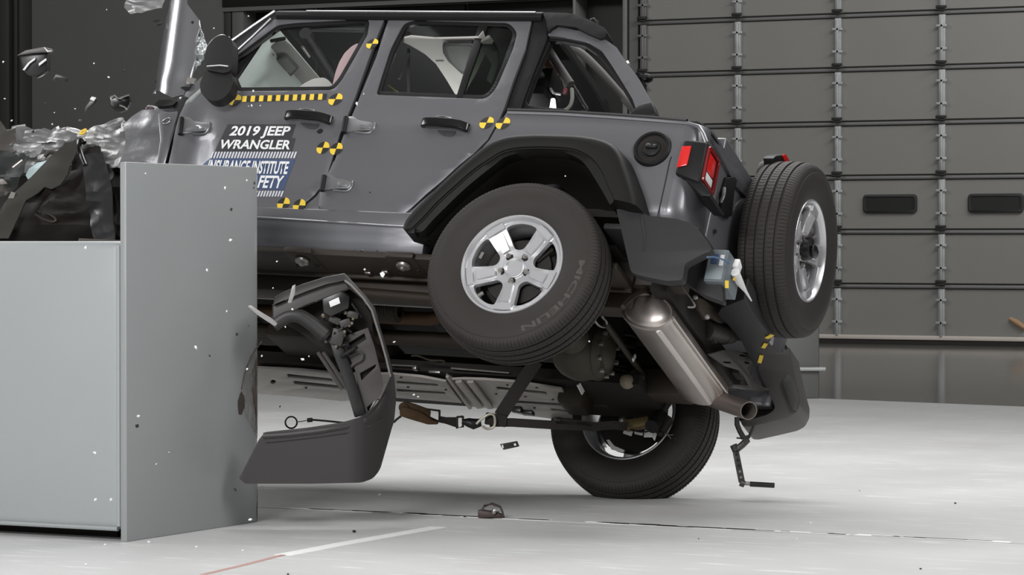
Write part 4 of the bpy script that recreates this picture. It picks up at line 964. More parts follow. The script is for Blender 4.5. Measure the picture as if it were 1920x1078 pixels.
build('tailpipe', mb, mat('tailpipe_steel', (128, 119, 113), .42, .8, .15, 9), car, 0, smooth=50)
mb = MB(); mb.lathe([(.03, .0365), (.035, .0005)], 20, mT); build('tailpipe_bore', mb, MATTE, car)
# tail brackets
slab('tow_bracket', [(1326, 664), (1352, 656), (1380, 658), (1398, 664), (1406, 680), (1396, 690), (1410, 716), (1430, 728), (1428, 734), (1402, 728), (1396, 716), (1384, 694), (1356, 686), (1342, 676)], 0, -.62, .012, mat('grey_bracket', (74, 70, 68), .5, .2), car, .002,
     holes=([(1382, 664), (1396, 666), (1396, 669), (1382, 667)], [(1352, 677), (1366, 678), (1366, 681), (1352, 680)], [(1392, 677), (1401, 679), (1401, 682), (1392, 681)], [(1402, 702), (1407, 703), (1407, 706), (1402, 706)]))
slab('tow_bar', [(1362, 720), (1396, 721), (1432, 728), (1434, 733), (1390, 730), (1364, 726)], 0, -.60, .03, mat('grey_bracket', (74, 70, 68), .5), car, .003)
mb = MB(); q0, q1 = loc(1322, 618, 0, -.55), loc(1356, 626, 0, -.57); mb.tube([q0, q1], .045, 18); mb.tube([q1, q1 + (q1 - q0) * .5], [.05, .034], 18); mb.box(q0.lerp(q1, .4) + V((0, 0, -.035)), (.05, .05, .03)); build('evaporator_pump', mb, mat('grey_pump', (66, 62, 60), .6), car, .004)
mb = MB(); mb.box((-.52, -.05, .13), (.08, 1.1, .10)); build('rear_crossmember', mb, MATTE, car, .01)
mb = MB(); mb.prism([loc(u, v, 0, -.52) for u, v in ((1240, 545), (1296, 556), (1330, 640), (1320, 660), (1290, 610), (1260, 580))], (.04, 0, 0)); build('heat_shield', mb, MATTE, car, .004)
slab('frame_end_bracket', [(1300, 556), (1314, 562), (1342, 584), (1352, 600), (1346, 606), (1330, 596), (1316, 600), (1304, 580)], 0, -.60, .02, UNDER, car, .003)
rod('wiring_hose', curve([loc(u, v, 1, .56) for u, v in ((1314, 464), (1296, 478), (1281, 494), (1276, 520), (1282, 540), (1296, 560), (1303, 572), (1300, 576), (1290, 576))], 4), .0045, mat('grey_wire', (110, 108, 105), .6), 6)
for u, v in ((1307, 465), (1304, 557), (1326, 594)):
    mb = MB(); mb.blob(loc(u, v, 1, .55), .012, 8); build('wire_clip', mb, STEEL, car)
# ------------------------------------------------------------------ stickers, lettering, targets on the doors
def on(u, v, off, fn=None):
    p = PS(u, v); y = (fn(p.x, p.z) if fn else ys(p.z))
    for _ in range(3):
        p = loc(u, v, 1, y + off); y = (fn(p.x, p.z) if fn else ys(p.z))
    return V((p.x, y + off, p.z))
def decal(name, px, m, par, off, fn=None):
    return plate(name, [[(on(u, v, off, fn).x, on(u, v, off, fn).z) for u, v in px]], lambda a, b, w: (a, (fn(a, b) if fn else ys(b)) + off + w, b), m, par, t=.0006, cut=.03)
decal('door_label', [(427, 233), (555, 233), (546.5, 259), (415, 258)], DARKST, fd, .0012, yd)
decal('door_label', [(414, 259), (554, 259), (547, 287), (402, 285)], DARKST, fd, .0014, yd)
decal('door_label', [(394, 297), (553.5, 299), (531, 357), (306, 352)], NAVY, fd, .0014, yd)
def quadtext(txt, bl, br, tl, tr, par, off, fn):
    def mp(a, b):
        u = (bl[0] * (1 - a) + br[0] * a) * (1 - b) + (tl[0] * (1 - a) + tr[0] * a) * b
        v = (bl[1] * (1 - a) + br[1] * a) * (1 - b) + (tl[1] * (1 - a) + tr[1] * a) * b
        return on(u, v, off, fn)
    return text_mesh('door_lettering', txt, WHT, par, mp)
quadtext('2019 JEEP', (429.5, 253.5), (541, 253.5), (436, 236.5), (546.5, 237), fd, .0032, yd)
quadtext('WRANGLER', (409, 278), (543, 279.5), (415, 262), (547.5, 263), fd, .0034, yd)
quadtext('INSURANCE INSTITUTE', (386, 323), (538, 325.5), (393, 300), (543, 303), fd, .0034, yd)
quadtext('FOR HIGHWAY SAFETY', (312, 348), (527, 352), (319, 326), (533.5, 330), fd, .0034, yd)
mb = MB()
for i in range(29):
    u = 394 + i * 5.55; q = [(u, 296.5), (u + 3.1, 296.5), (u + 7.6, 284.5), (u + 4.5, 284.5)]
    mb.prism([on(a, b, .0018, yd) for a, b in q], (0, .0008, 0))
for i in range(29):
    u = 374 + i * 5.4; q = [(u, 368.5), (u + 3, 368.5), (u + 7, 358), (u + 4, 358)]
    mb.prism([on(a, b, .0018, yd) for a, b in q], (0, .0008, 0))
tag(build('label_stripes', mb, mat('stripe_white', (206, 208, 216), .5), fd), kind='stuff')
def target(u, v, r, par, fn=None, off=.0016):
    c = on(u, v, off, fn); mb = MB(); n = 8
    for q in range(4):
        pts = [(0, 0)] + [(r * math.cos(PI / 2 * q + PI / 2 * i / n), r * math.sin(PI / 2 * q + PI / 2 * i / n)) for i in range(n + 1)]
        P = []
        for a, b in pts:
            x, z = c.x + a - b * .09, c.z + b; P.append(V((x, (fn(x, z) if fn else ys(z)) + off, z)))
        mb.prism(P, (0, .0007, 0), 0 if q in (1, 3) else 1)      # car forward is to the left in view: quadrants 1 and 3 are upper right and lower left
    return build('target_marker', mb, [YEL, BLK], par)
for u, v, r, p, f in ((440.5, 187.5, .031, fd, yd), (629, 186, .034, fd, yd), (698, 82, .029, fd, yd), (605.5, 277, .031, fd, yd), (630.5, 279, .031, rd, None), (531.5, 382, .031, fd, yd), (561, 385, .031, sill, None), (912.5, 230, .033, rd, None), (943, 231, .033, qp, None)):
    target(u, v, r, p, f, .004 if (u, v) == (561, 385) else .0016)
for i in range(10):
    a, b = 455 + i * 15.8, 455 + i * 15.8 + 15.8
    v0 = 185.5 - i * .45
    decal('scale_tape', [(a, v0 - 5.5), (a + 8, v0 - 5.7), (a + 6.5, v0 + 5.3), (a - 1.5, v0 + 5.5)], YEL, fd, .0018, yd)
    decal('scale_tape', [(a + 8, v0 - 5.7), (b, v0 - 6), (b - 1.5, v0 + 5), (a + 6.5, v0 + 5.3)], BLK, fd, .0018, yd)
# ------------------------------------------------------------------ mirror, cabin
SGN[0] = -1
MIRM = mat('mirror_plastic', (36, 35, 35), .5, 0, .05, 30, spec=.3)
mr = slab('door_mirror', fil([(382, 108, 4), (388, 88, 8), (400, 71, 8), (416, 64, 8), (430, 68, 6), (437, 80, 6), (436, 108, 5), (433, 132, 6), (420, 137, 5), (386, 131, 5)], 8), 1, .85, .06, MIRM, car, .025, 4)
slab('mirror_foot', fil([(384, 132, 5), (432, 134, 5), (438, 152, 6), (430, 174, 8), (412, 189, 10), (392, 189, 10), (377, 176, 8), (374, 158, 6)], 8), 1, .83, .06, MIRM, mr, .025, 4)
mb = MB(); mb.tube(curve([loc(384, 107, 1, .84), loc(390, 86, 1, .84), loc(402, 72, 1, .84), loc(416, 66, 1, .84), loc(431, 71, 1, .84)], 3), .004, 6); build('mirror_rim', mb, STEELP, mr)
mb = MB(); mb.tube([loc(388, 125, 1, .858), loc(412, 123, 1, .860), loc(428, 125, 1, .857)], .004, 6); build('mirror_seam', mb, STEELP, mr)
SGN[0] = -1
WSCR = bpy.data.materials.new('cracked_windscreen'); WSCR.use_nodes = True
_n = WSCR.node_tree; _n.nodes.clear(); _o = _n.nodes.new('ShaderNodeOutputMaterial'); _t = _n.nodes.new('ShaderNodeBsdfTranslucent'); _d = _n.nodes.new('ShaderNodeBsdfPrincipled'); _m = _n.nodes.new('ShaderNodeMixShader')
_t.inputs[0].default_value = (.82, .86, .84, 1); _d.inputs['Base Color'].default_value = (.55, .58, .56, 1); _d.inputs['Roughness'].default_value = .3; _m.inputs[0].default_value = .45
_n.links.new(_t.outputs[0], _m.inputs[1]); _n.links.new(_d.outputs[0], _m.inputs[2]); _n.links.new(_m.outputs[0], _o.inputs[0])
mb = MB(); mb.prism([(1.66, .56, 1.335), (1.66, -.68, 1.335), (2.0, -.72, .86), (2.0, .62, .86)], (.012, 0, .008)); build('windscreen', mb, WSCR, car)
mb = MB(); mb.box((2.02, -.05, .62), (.06, 1.35, .60)); mb.box((1.95, -.05, .80), (.25, 1.3, .12)); build('dashboard', mb, DARKIN, car, .02)
Z = 1.275
def hl(name, px, m, z=Z, t=.012, bev=.003, par=car): 
    P = [loc(u, v, 2, z) for u, v in px]; mb = MB(); mb.prism(P, (0, 0, t)); return build(name, mb, m, par, bev)
hd = hl('headliner', [(497, 104), (507, 89), (527, 74), (545, 89), (592, 143), (612, 168), (540, 168), (512, 140)], TRIMG, 1.265)
vi = hl('sun_visor', fil([(514, 113), (538, 105), (560, 129), (546, 144), (526, 134)], 2), mat('grey_visor', (84, 83, 80), .8), 1.25, .012, .003)
hl('visor_mirror', fil([(519, 114), (537, 109), (555, 128), (545, 138), (529, 131)], 2), mat('visor_mirror_cover', (112, 112, 108), .4), 1.248, .004, .001, vi)
hl('visor_bezel', [(497, 105), (512, 140), (525, 166), (514, 168), (500, 145), (490, 120)], DARKIN, 1.25)
rod('grab_bar', curve([loc(u, v, 1, .35) for u, v in ((438, 146), (462, 140), (484, 128), (498, 113), (506, 104))], 4), .022, BLACK, 10)
rod('inner_pillar', [loc(505, 103, 1, .42), loc(512, 76, 1, .42), loc(524, 62, 1, .42)], .022, BLACK, 10)
rod('roll_bar', [loc(572, 62, 2, 1.24), loc(604, 112, 2, 1.24), loc(640, 170, 2, 1.24)], .03, DARKIN, 12)
rod('roll_bar_highlight', [loc(600, 112, 2, 1.23), loc(627, 146, 2, 1.23)], .004, STEEL, 6)  # bright rod imitating the highlight along the roll bar
rod('roof_latch', [loc(567, 88, 2, 1.24), loc(580, 106, 2, 1.24)], .008, STEEL, 6)
mb = MB(); mb.box(loc(584, 85, 2, 1.25), (.05, .07, .03)); mb.tube([loc(508, 77, 2, 1.25), loc(534, 72, 2, 1.25)], .01, 8); build('roof_console', mb, BLACK, car, .006)
mb = MB(); mb.box(loc(640, 55, 1, .55), (.42, .03, .02)); build('header_rail', mb, mat('rail_dark_grey', (66, 66, 66), .5), car, .006)
slab('curtain_airbag', fil([(672, 80), (660, 86), (646, 99), (636, 116), (629, 135), (623, 160), (628, 166), (640, 152), (652, 130), (668, 98)], 4), 1, .585, .03, BAGP, car, .014, 3)
slab('side_airbag', fil([(550, 170), (572, 155), (588, 147), (608, 145), (618, 152), (626, 163), (620, 172)], 5), 1, .56, .10, BAGW, car, .03, 3)
for x in (1.05,):
    mb = MB(); mb.box((x - .1, .28, .55), (.16, .46, .62), Matrix.Rotation(-.25, 3, 'Y')); mb.box((x + .15, .28, .40), (.5, .46, .14)); build('front_seat', mb, DARKIN, car, .04, 3)
    mb = MB(); mb.box((x - .1, -.40, .55), (.16, .46, .62), Matrix.Rotation(-.25, 3, 'Y')); mb.box((x + .15, -.40, .40), (.5, .46, .14)); build('front_seat', mb, DARKIN, car, .04, 3)
mb = MB(); mb.box((.12, -.06, .55), (.16, 1.2, .60), Matrix.Rotation(-.25, 3, 'Y')); build('rear_seat', mb, DARKIN, car, .04, 3)
# through the rear door window
cl = [(757, 72), (770, 69), (815, 73), (896, 71), (905, 60), (915, 90), (892, 140), (866, 185), (855, 180), (835, 147), (817, 120), (797, 102), (770, 86), (757, 80)]
hl('curtain_fabric', cl, CLOTH, 1.25, .01, .002)
rod('fabric_seam', [loc(817, 114, 2, 1.247), loc(832, 114, 2, 1.247)], .002, DARKIN, 5)
sp = hl('speaker_pod', fil([(829, 87), (836, 81), (884, 80), (896, 88), (878, 138), (866, 140), (840, 116), (830, 100)], 3), BLACK, 1.225, .02, .005)
hl('speaker_grille', fil([(836, 89), (842, 86), (882, 86), (888, 92), (873, 133), (867, 133), (844, 112)], 3), mat('speaker_grille', (78, 78, 76), .7, 0, .1, 200), 1.222, .006, .002, sp)
hl('speaker_pod', fil([(900, 80), (916, 72), (932, 95), (935, 118), (922, 158), (912, 150), (922, 120), (905, 95)], 3), mat('pod_trim', (92, 92, 86), .7), 1.225, .02, .004)
rod('belt_post', [loc(766, 92, 1, .40), loc(766, 182, 1, .40)], .008, mat('grey_belt', (96, 94, 92), .7), 8)
rod('seat_belt', [loc(766, 100, 1, .45), loc(748, 148, 1, .45)], .007, mat('grey_belt', (96, 94, 92), .7), 6)
rod('door_cord', [loc(728, 160, 1, .5), loc(747, 174, 1, .5)], .004, mat('yellow_cord', (150, 136, 84), .7), 6)
rod('belt_edge', [loc(714, 172, 1, .62), loc(742, 100, 1, .605)], .004, mat('grey_belt', (96, 94, 92), .7), 6)
mb = MB(); mb.box(loc(763, 70, 1, .52), (.035, .03, .05)); build('belt_anchor', mb, mat('clear_plastic_grey', (140, 140, 138), .3), car, .006)
# behind the rear side window
rod('sport_bar', [loc(1023, 84, 1, .35), loc(1046, 122, 1, .35), loc(1070, 158, 1, .35)], .020, mat('bar_padding', (74, 71, 70), .7), 12)
rod('sport_bar', curve([loc(u, v, 1, -.30) for u, v in ((1024, 80), (1060, 87), (1090, 100), (1118, 126), (1140, 150), (1166, 180), (1196, 214))], 4), .020, mat('bar_padding2', (58, 56, 54), .7), 12)
hk = rod('gas_strut', curve([loc(u, v, 1, .30) for u, v in ((1074, 160), (1084, 176), (1094, 194), (1100, 203), (1100, 209), (1090, 210))], 4), .008, BLACK, 8)
mb = MB(); mb.blob(loc(1069, 156, 1, .30), .014, 8); build('strut_joint', mb, STEEL, car)
SGN[0] = 1
SGN[0] = -1
# ------------------------------------------------------------------ wrecked front end
def crumple(amp, fr, seed):
    def f(r):
        p = V((r[0] * .5, r[1], r[2] * 1.25 + r[0] * .25)) * fr + V((seed, seed * 1.7, 0)); n1 = noise.noise(p); n2 = noise.noise(p * 2.3 + V((5, 2, 8)))
        r[1] += amp * (1.4 - 2.4 * abs(n1)) + amp * .5 * n2; r[0] += amp * .25 * noise.noise(p + V((9, 9, 9))); return r
    return f
def wreck(name, px, y, m, amp=.03, fr=7, seed=1, t=.004, cut=.022, smooth=22, par=car):
    return slab(name, px, 1, y, t, m, par, 0, disp=crumple(amp, fr, seed), cut=cut, smooth=smooth)
PAINTC = mat('crumpled_grey_paint', (138, 138, 141), .36, .7, .06, 6, bump=.3, bscale=14, coat=.3)
wreck('inner_structure', [(-40, 262), (40, 262), (120, 262), (230, 250), (330, 230), (330, 470), (-40, 470)], .30, MATTE, .05, 4, 3, cut=.05)
wreck('crumpled_apron', jit([(-10, 252), (30, 250), (52, 240), (60, 250), (90, 249), (112, 247), (142, 250), (160, 250), (182, 240), (216, 236), (240, 228), (250, 250), (252, 300), (240, 325), (180, 300), (120, 330), (60, 330), (-10, 330)], 2.5, 2), .42, CRUSH, .045, 8, 11)
wreck('crumpled_wing', jit([(172, 246), (200, 237), (226, 230), (236, 224), (243, 236), (244, 262), (252, 280), (246, 300), (236, 318), (210, 320), (186, 292), (170, 280), (160, 262)], 2, 2), .54, CRUSH, .03, 10, 4)
wreck('buckled_cowl_side', [(232, 232), (246, 222), (270, 210), (292, 210), (318, 214), (334, 210), (330, 235), (318, 268), (306, 316), (228, 320), (232, 290), (240, 262), (236, 246)], .64, PAINTC, .022, 6, 8, smooth=35)
slab('cowl_side_strip', [(296, 212), (334, 211), (318, 262), (304, 318), (292, 318), (300, 262)], 1, .675, .02, PAINT, car, .004)
mb = MB(); c = loc(312, 227, 1, .678); mb.tube([c + V((.020 * math.cos(t) + .004 * math.sin(t), .001, .013 * math.sin(t) - .008 * math.cos(t))) for t in [2 * PI * i / 20 for i in range(21)]], .003, 6); build('cowl_badge_ring', mb, STEELP, car)
wreck('cowl_hinge', [(292, 197), (300, 189), (320, 188), (334, 192), (326, 200), (296, 201)], .62, BLACK, .01, 12, 5, .02)
wreck('wiper_tray', [(274, 206), (280, 199), (296, 201), (330, 202), (346, 190), (352, 200), (336, 212), (300, 213), (284, 210)], .60, PAINTC, .01, 12, 6, .01)
mb = MB(); mb.blob(loc(282, 205, 1, .60), (.025, .02, .018)); build('rubber_buffer', mb, mat('dull_red_rubber', (92, 70, 72), .6), car)
# bonnet folded up into a shining ridge
RA, RB = loc(352, -20, 1, .6), loc(326, 165, 1, .6)
def ridge(r):
    t = (r[2] - RB.z) / (RA.z - RB.z); xr = RB.x + (RA.x - RB.x) * t; d = r[0] - xr
    r[1] += -4.2 * d * d + .012 * noise.noise(V(r) * 9) * sm(.3, 0, t); return r
bn = slab('folded_bonnet', [(312, -60), (345, -60), (352, -10), (350, 6), (358, 17), (369, 32), (370, 46), (364, 68), (362, 108), (355, 136), (347, 162), (340, 175), (324, 184), (306, 174), (282, 157), (258, 145), (270, 108), (285, 66), (298, 26), (306, -6)], 1, .62, .006, mat('bonnet_paint', (150, 150, 153), .26, .8, .03, 3, coat=.6), car, 0, disp=ridge, cut=.012, smooth=60)
for u, v in ((282, 140), (362, 43)):
    mb = MB(); p = V(loc(u, v, 1, .6)); q = V(ridge([p.x, .62, p.z])); mb.blob(q, (.008, .006, .008), 8); build('bonnet_hole', mb, MATTE, bn)
wreck('foil_liner', [(373, 46), (377, 50), (389, 84), (388, 100), (380, 120), (368, 134), (356, 144), (353, 136), (362, 108), (366, 80)], .56, FOIL, .02, 22, 3, .004, .012)
wreck('torn_bonnet_edge', jit([(236, 16), (242, 5), (256, -6), (316, -10), (308, 18), (290, 20), (268, 26), (248, 31), (243, 26)], 1.5, 2), .56, CRUSH, .02, 12, 9)
wreck('torn_bonnet_edge', jit([(284, 44), (300, 38), (304, 44), (296, 49)], 1, 2), .56, SHARD, .01, 14, 2)
wreck('cowl_bracket', [(352, 146), (368, 148), (364, 158), (350, 156)], .60, STEEL, .006, 20, 2, .01)
wreck('cowl_bracket', [(340, 166), (350, 160), (362, 158), (354, 170), (344, 172)], .60, SHARD, .008, 20, 4, .01)
mb = MB(); mb.prism([loc(u, v, 1, .60) for u, v in ((338, 200), (344, 176), (360, 158), (382, 140), (398, 150), (398, 172), (372, 186), (345, 198))], (0, -.02, 0)); build('cowl_top', mb, PAINT, car, .006)
# torn liner and dark panels low down behind the barrier
wreck('pale_reservoir', [(50, 330), (56, 318), (70, 305), (95, 300), (93, 312), (80, 318), (66, 330), (54, 338)], .60, mat('pale_reservoir_plastic', (178, 196, 198), .5), .012, 9, 2, .01)
LINM = mat('olive_black_liner', (44, 43, 38), .6, 0, .1, 12, spec=.3)
wreck('torn_liner', [(146, 266), (125, 278), (98, 298), (78, 314), (53, 337), (27, 366), (0, 408), (-30, 450), (20, 450), (36, 416), (53, 379), (73, 364), (85, 352), (98, 356), (116, 348), (131, 330), (139, 306), (148, 286)], .70, LINM, .02, 4, 7, .006, .03, 40)
rod('liner_edge', curve([loc(u, v, 1, .70) for u, v in ((158, 268), (154, 263), (149, 266), (150, 280), (154, 295), (160, 310))], 4), .012, GLOSSB, 10)
wreck('dark_sheet', jit([(150, 300), (164, 290), (186, 286), (198, 285), (205, 310), (214, 322), (224, 345), (228, 470), (-20, 470), (10, 440), (36, 418), (54, 384), (74, 366), (98, 357), (118, 348), (134, 332)], 2, 2), .62, mat('brown_black_sheet', (20, 15, 12), .55, 0, .2, 7, spec=.22), .05, 5, 13, .006, .03, 25)
wreck('dark_sheet', [(160, 296), (196, 288), (203, 312), (212, 350), (220, 460), (180, 460), (168, 380)], .67, SHARD, .025, 7, 17, .006, .03, 25)
rod('metal_loop', curve([loc(u, v, 1, .68) for u, v in ((66, 402), (84, 412), (100, 416), (105, 411), (92, 402), (72, 396))], 4), .006, UNDER, 8)
wreck('torn_casting', [(-10, 236), (6, 232), (14, 246), (28, 240), (30, 262), (22, 276), (40, 300), (24, 330), (46, 340), (20, 372), (-10, 372)], .58, mat('dull_grey_casting', (64, 60, 56), .6, .3, .3, 12), .03, 8, 21)
wreck('dark_hulk', [(-10, 290), (20, 286), (42, 300), (60, 296), (50, 330), (36, 352), (24, 360), (10, 336), (-10, 330)], .60, mat('green_black_casing', (34, 38, 36), .5, spec=.3), .03, 8, 23)
rod('bright_bracket', [loc(24, 314, 1, .68), loc(42, 300, 1, .68)], .006, STEEL, 6); rod('bent_tube', curve([loc(u, v, 1, .62) for u, v in ((84, 294), (92, 286), (104, 286), (112, 292))], 4), .010, UNDER, 8)
wreck('white_edge', [(-6, 338), (6, 336), (14, 344), (2, 346)], .66, STEEL, .004, 9, 2, .006); wreck('white_edge', [(22, 360), (30, 362), (24, 378), (16, 372)], .72, STEEL, .004, 9, 3, .006)
for i, (px, y, sd) in enumerate((([(46, 262), (52, 250), (74, 247), (100, 252), (120, 247), (146, 252), (136, 262), (100, 270), (64, 272)], .50, 31), ([(6, 284), (24, 274), (52, 272), (80, 270), (84, 286), (70, 300), (56, 300), (46, 288), (20, 288)], .56, 32), ([(84, 272), (120, 262), (124, 272), (104, 286), (86, 290)], .50, 33), ([(150, 276), (180, 272), (186, 282), (172, 290), (160, 288)], .60, 34), ([(198, 242), (212, 236), (234, 226), (236, 232), (216, 240)], .60, 35))):
    wreck('crumpled_strip', jit(px, 1.5, 2), y, CRUSH, .02, 14, sd, .004, .014)
mb = MB(); mb.tube(curve([loc(u, v, 1, .60) for u, v in ((149, 252), (154, 246), (161, 243), (158, 249), (152, 252))], 3), .006, 6); build('yellow_hose_clip', mb, YEL, car)
# ------------------------------------------------------------------ lamp and camera rig inside the tail
rig = thing('camera_rig', l2w(loc(1030, 190, 1, .22)), 'dark camera rig with a bright lamp seen through the rear side window', 'camera')
def W(u, v, y): return l2w(loc(u, v, 1, y))
def wbox(name, u, v, y, d, m, rot=0, bev=.004, par=None):
    mb = MB(); R = CARM.to_3x3() @ Matrix.Rotation(rot, 3, 'Y'); mb.box(W(u, v, y), d, R); return build(name, mb, m, par or rig, bev)
wbox('rig_body', 1020, 160, .25, (.13, .16, .10), SHARD); wbox('rig_top', 1022, 124, .25, (.10, .14, .02), mat('brown_cover', (110, 78, 66), .6)); wbox('rig_base', 1010, 178, .26, (.12, .14, .06), DARKIN)
wbox('rig_lens', 1010, 141, .36, (.05, .03, .02), STEEL, .2)
mb = MB(); mb.tube([W(1037, 186, .36), W(1036.5, 207, .36)], [.010, .017], 14); build('lamp', mb, mat('lit_lamp_white', (255, 255, 255), .5, emit=2.0), rig)
mb = MB(); mb.tube([W(1032, 166, .36), W(1038, 175, .36), W(1052, 177, .36)], .006, 8); build('lamp_bracket', mb, mat('polished_bracket', (220, 220, 220), .2, .6), rig)
wbox('red_connector', 1060, 171, .36, (.018, .02, .03), mat('dull_red_plug', (120, 60, 66), .5)); 
mb = MB(); mb.tube(curve([W(u, v, .36) for u, v in ((1072, 166), (1073, 185), (1068, 200), (1056, 208), (1046, 208))], 4), .009, 8); build('rig_cable', mb, mat('grey_cable', (120, 120, 114), .6), rig)
mb = MB(); mb.tube([W(1050, 144, .36), W(1056, 152, .36), W(1060, 166, .36)], .005, 6); build('rig_cable', mb, STEEL, rig)
# ------------------------------------------------------------------ electronics box strapped to the rear bumper
jb = thing('junction_box', l2w(loc(1354, 560, 0, -.80)), 'small grey electronics box with white plug strapped to the rear bumper beside the spare wheel', 'box')
bc_ = loc(1355, 515, 0, -.815); RB3 = CARM.to_3x3()
mb = MB(); mb.box(l2w(bc_), (.088, .19, .15), RB3); build('case', mb, GREYBOX, jb, .006, 3)
mb = MB(); mb.box(l2w(bc_ + V((0, .097, .0))), (.08, .012, .14), RB3); build('lid', mb, mat('grey_box_lid', (112, 120, 124), .45), jb, .004)
mb = MB(); mb.box(l2w(bc_ + V((.008, .104, .025))), (.03, .004, .045), RB3); build('display', mb, NAVY, jb, .001)
mb = MB(); mb.box(l2w(bc_ + V((-.024, .104, .02))), (.018, .003, .05), RB3); build('box_label', mb, WHT, jb)
mb = MB(); mb.box(l2w(bc_ + V((-.052, -.01, .045))), (.03, .05, .05), RB3 @ Matrix.Rotation(.4, 3, 'X')); build('white_plug', mb, WHT, jb, .006)
def J(u, v): return l2w(loc(u, v, 0, -.875))
mb = MB(); mb.tube([J(1378, 510), J(1386, 528), J(1398, 546), J(1409, 564)], [.020, .018, .007, .003], 10); build('plug_boot', mb, WHT, jb)
for a in ((1363, 526, 1363, 540), (1376, 522, 1386, 526)):
    mb = MB(); mb.ribbon([J(a[0], a[1]), J(a[2], a[3])], .016, .003, (0, -1, .2)); build('yellow_tape', mb, YEL, jb)
mb = MB(); mb.tube(curve([J(u, v) for u, v in ((1326, 482), (1340, 482), (1356, 487), (1368, 494))], 4), .004, 6); build('blue_wire', mb, mat('blue_wire', (70, 100, 140), .5), jb)
for u, v in ((1328, 470), (1334, 466), (1330, 478), (1338, 474), (1342, 470)):
    mb = MB(); mb.tube([l2w(loc(u - 6, v + 3, 1, .45)), l2w(loc(u, v, 1, .46)), l2w(loc(u + 6, v + 4, 1, .45))], .004, 6); build('cable_lead', mb, mat('grey_wire', (110, 108, 105), .6), jb)
# ------------------------------------------------------------------ torn-off wheel arch flare hanging before the barrier
FD = 12.75
def D(u, v, d=FD): return dep(u, v, d)
fw = c2w(0, 1, 0)
tf = thing('torn_flare', D(590, 906), 'torn-off black wheel arch flare with liner and wiring, hanging beside the barrier edge', 'flare')
def dsl(name, px, m, d=FD, t=.03, bev=.004, par=None, seg=2):
    mb = MB(); mb.prism([D(u, v, d) for u, v in px], fw * t); return build(name, mb, m, par or tf, bev, seg)
FLM = mat('flare_plastic', (49, 46, 46), .5, 0, .05, 6, bump=.04, bscale=300)
FLD = mat('liner_plastic', (70, 65, 64), .6, 0, .08, 14)
band = [(448, 897, 3), (486, 823), (497, 810, 2), (581, 801), (640, 792), (672, 783), (692, 772), (714, 748), (733, 704, 1), (739, 702, 1), (743, 748), (739, 790), (735, 802), (713, 880, 8), (700, 897, 8), (678, 905, 8), (581, 907), (460, 907, 5)]
# lower band: flat face turning round and up on the right
P = fil(band, 3)
c0 = D(590, 850)
mb = MB(); 
def bul(u, v):                            # the right end curls away from the camera
    return FD + .28 * sm(650, 745, u) ** 2
lo = [dep(u, v, bul(u, v)) for u, v in P]
def bandmap(a, b, w): return dep(a, b, bul(a, b) - w)
lip = plate('flare_band', [P], lambda a, b, w: dep(a, b, bul(a, b) - w * 0 + (-w if w < 0 else 0)), FLM, tf, t=.05, cut=9, cutu=9, bevel=.010, seg=3, smooth=50)
mb = MB(); mb.tube([dep(u, v, bul(u, v) + .010) for u, v in ((494, 818), (540, 815), (600, 808), (650, 800), (684, 788), (706, 770), (724, 740))], .016, 10); build('band_lip', mb, FLM, tf)
mb = MB(); mb.tube([dep(u, v, bul(u, v) - .002) for u, v in ((498, 829), (540, 825), (600, 818), (650, 811), (690, 800), (716, 784))], .004, 6); build('band_crease', mb, FLM, tf)
mb = MB()
pts = [(738, 704), (729, 666), (720, 636), (711, 606), (703, 577), (687, 556), (657, 523), (646, 512), (610, 519), (568, 532), (536, 545), (515, 556)]
ctr = [(732, 706), (724, 672), (714, 636), (705, 608), (697, 582), (681, 559), (657, 534), (646, 526), (612, 533), (570, 548), (538, 561), (512, 572)]
ring = []
for (u, v), (a, b) in zip(pts, ctr): ring.append([D(u, v, FD + .02), D(u, v, FD + .16), D(a, b, FD + .15), D(a, b, FD)])
mb.loft(ring); build('flare_arm', mb, FLM, tf, .004)
mb = MB(); mb.tube([D(u, v, FD - .002) for u, v in ctr[:8]], .0045, 6); build('arm_edge', mb, mat('pale_edge_plastic', (112, 108, 106), .5), tf)  # paler line along the edge of the arm
dsl('arm_web', [(646, 527), (654, 540), (628, 551), (568, 574), (548, 584), (512, 600), (512, 574), (570, 549), (612, 534)], mat('web_plastic', (74, 71, 71), .55), FD + .03, .02)
dsl('hose_shroud', [(510, 570), (548, 580), (572, 574), (604, 620), (612, 650), (598, 652), (560, 622), (530, 606), (510, 612)], MATTE, FD + .16, .02)
dsl('cavity', [(566, 576), (628, 552), (656, 541), (678, 560), (696, 590), (700, 624), (648, 632), (640, 665), (600, 650), (560, 600)], MATTE, FD + .14, .02)
lab = dsl('white_label', [(616.5, 565.5), (635, 557), (638, 568.5), (619.5, 576)], WHT, FD + .02, .003, .0005)
dsl('control_module', [(604, 560), (640, 545), (656, 556), (654, 578), (620, 594), (606, 586)], SHARD, FD + .028, .05, .006)
for i, (u, v, r) in enumerate(((606, 592, .010), (650, 574, .010), (644, 577, .007), (648, 586, .010), (662, 598, .007), (660, 606, .008), (655, 611, .006), (646, 622, .008), (630, 650, .007), (610, 640, .006))):
    mb = MB(); mb.blob(D(u, v, FD + .06), r, 8); build('clip', mb, mat('dull_clip', (120, 112, 98), .5, .4), tf)
random.seed(11)
for i in range(9):
    u, v = random.uniform(612, 676), random.uniform(578, 660); mb = MB()
    mb.tube(curve([D(u + random.uniform(-22, 22), v + random.uniform(-14, 14), FD + .07 + random.uniform(-.02, .03)) for _ in range(4)], 4), .006, 6); build('wiring', mb, SHARD, tf)
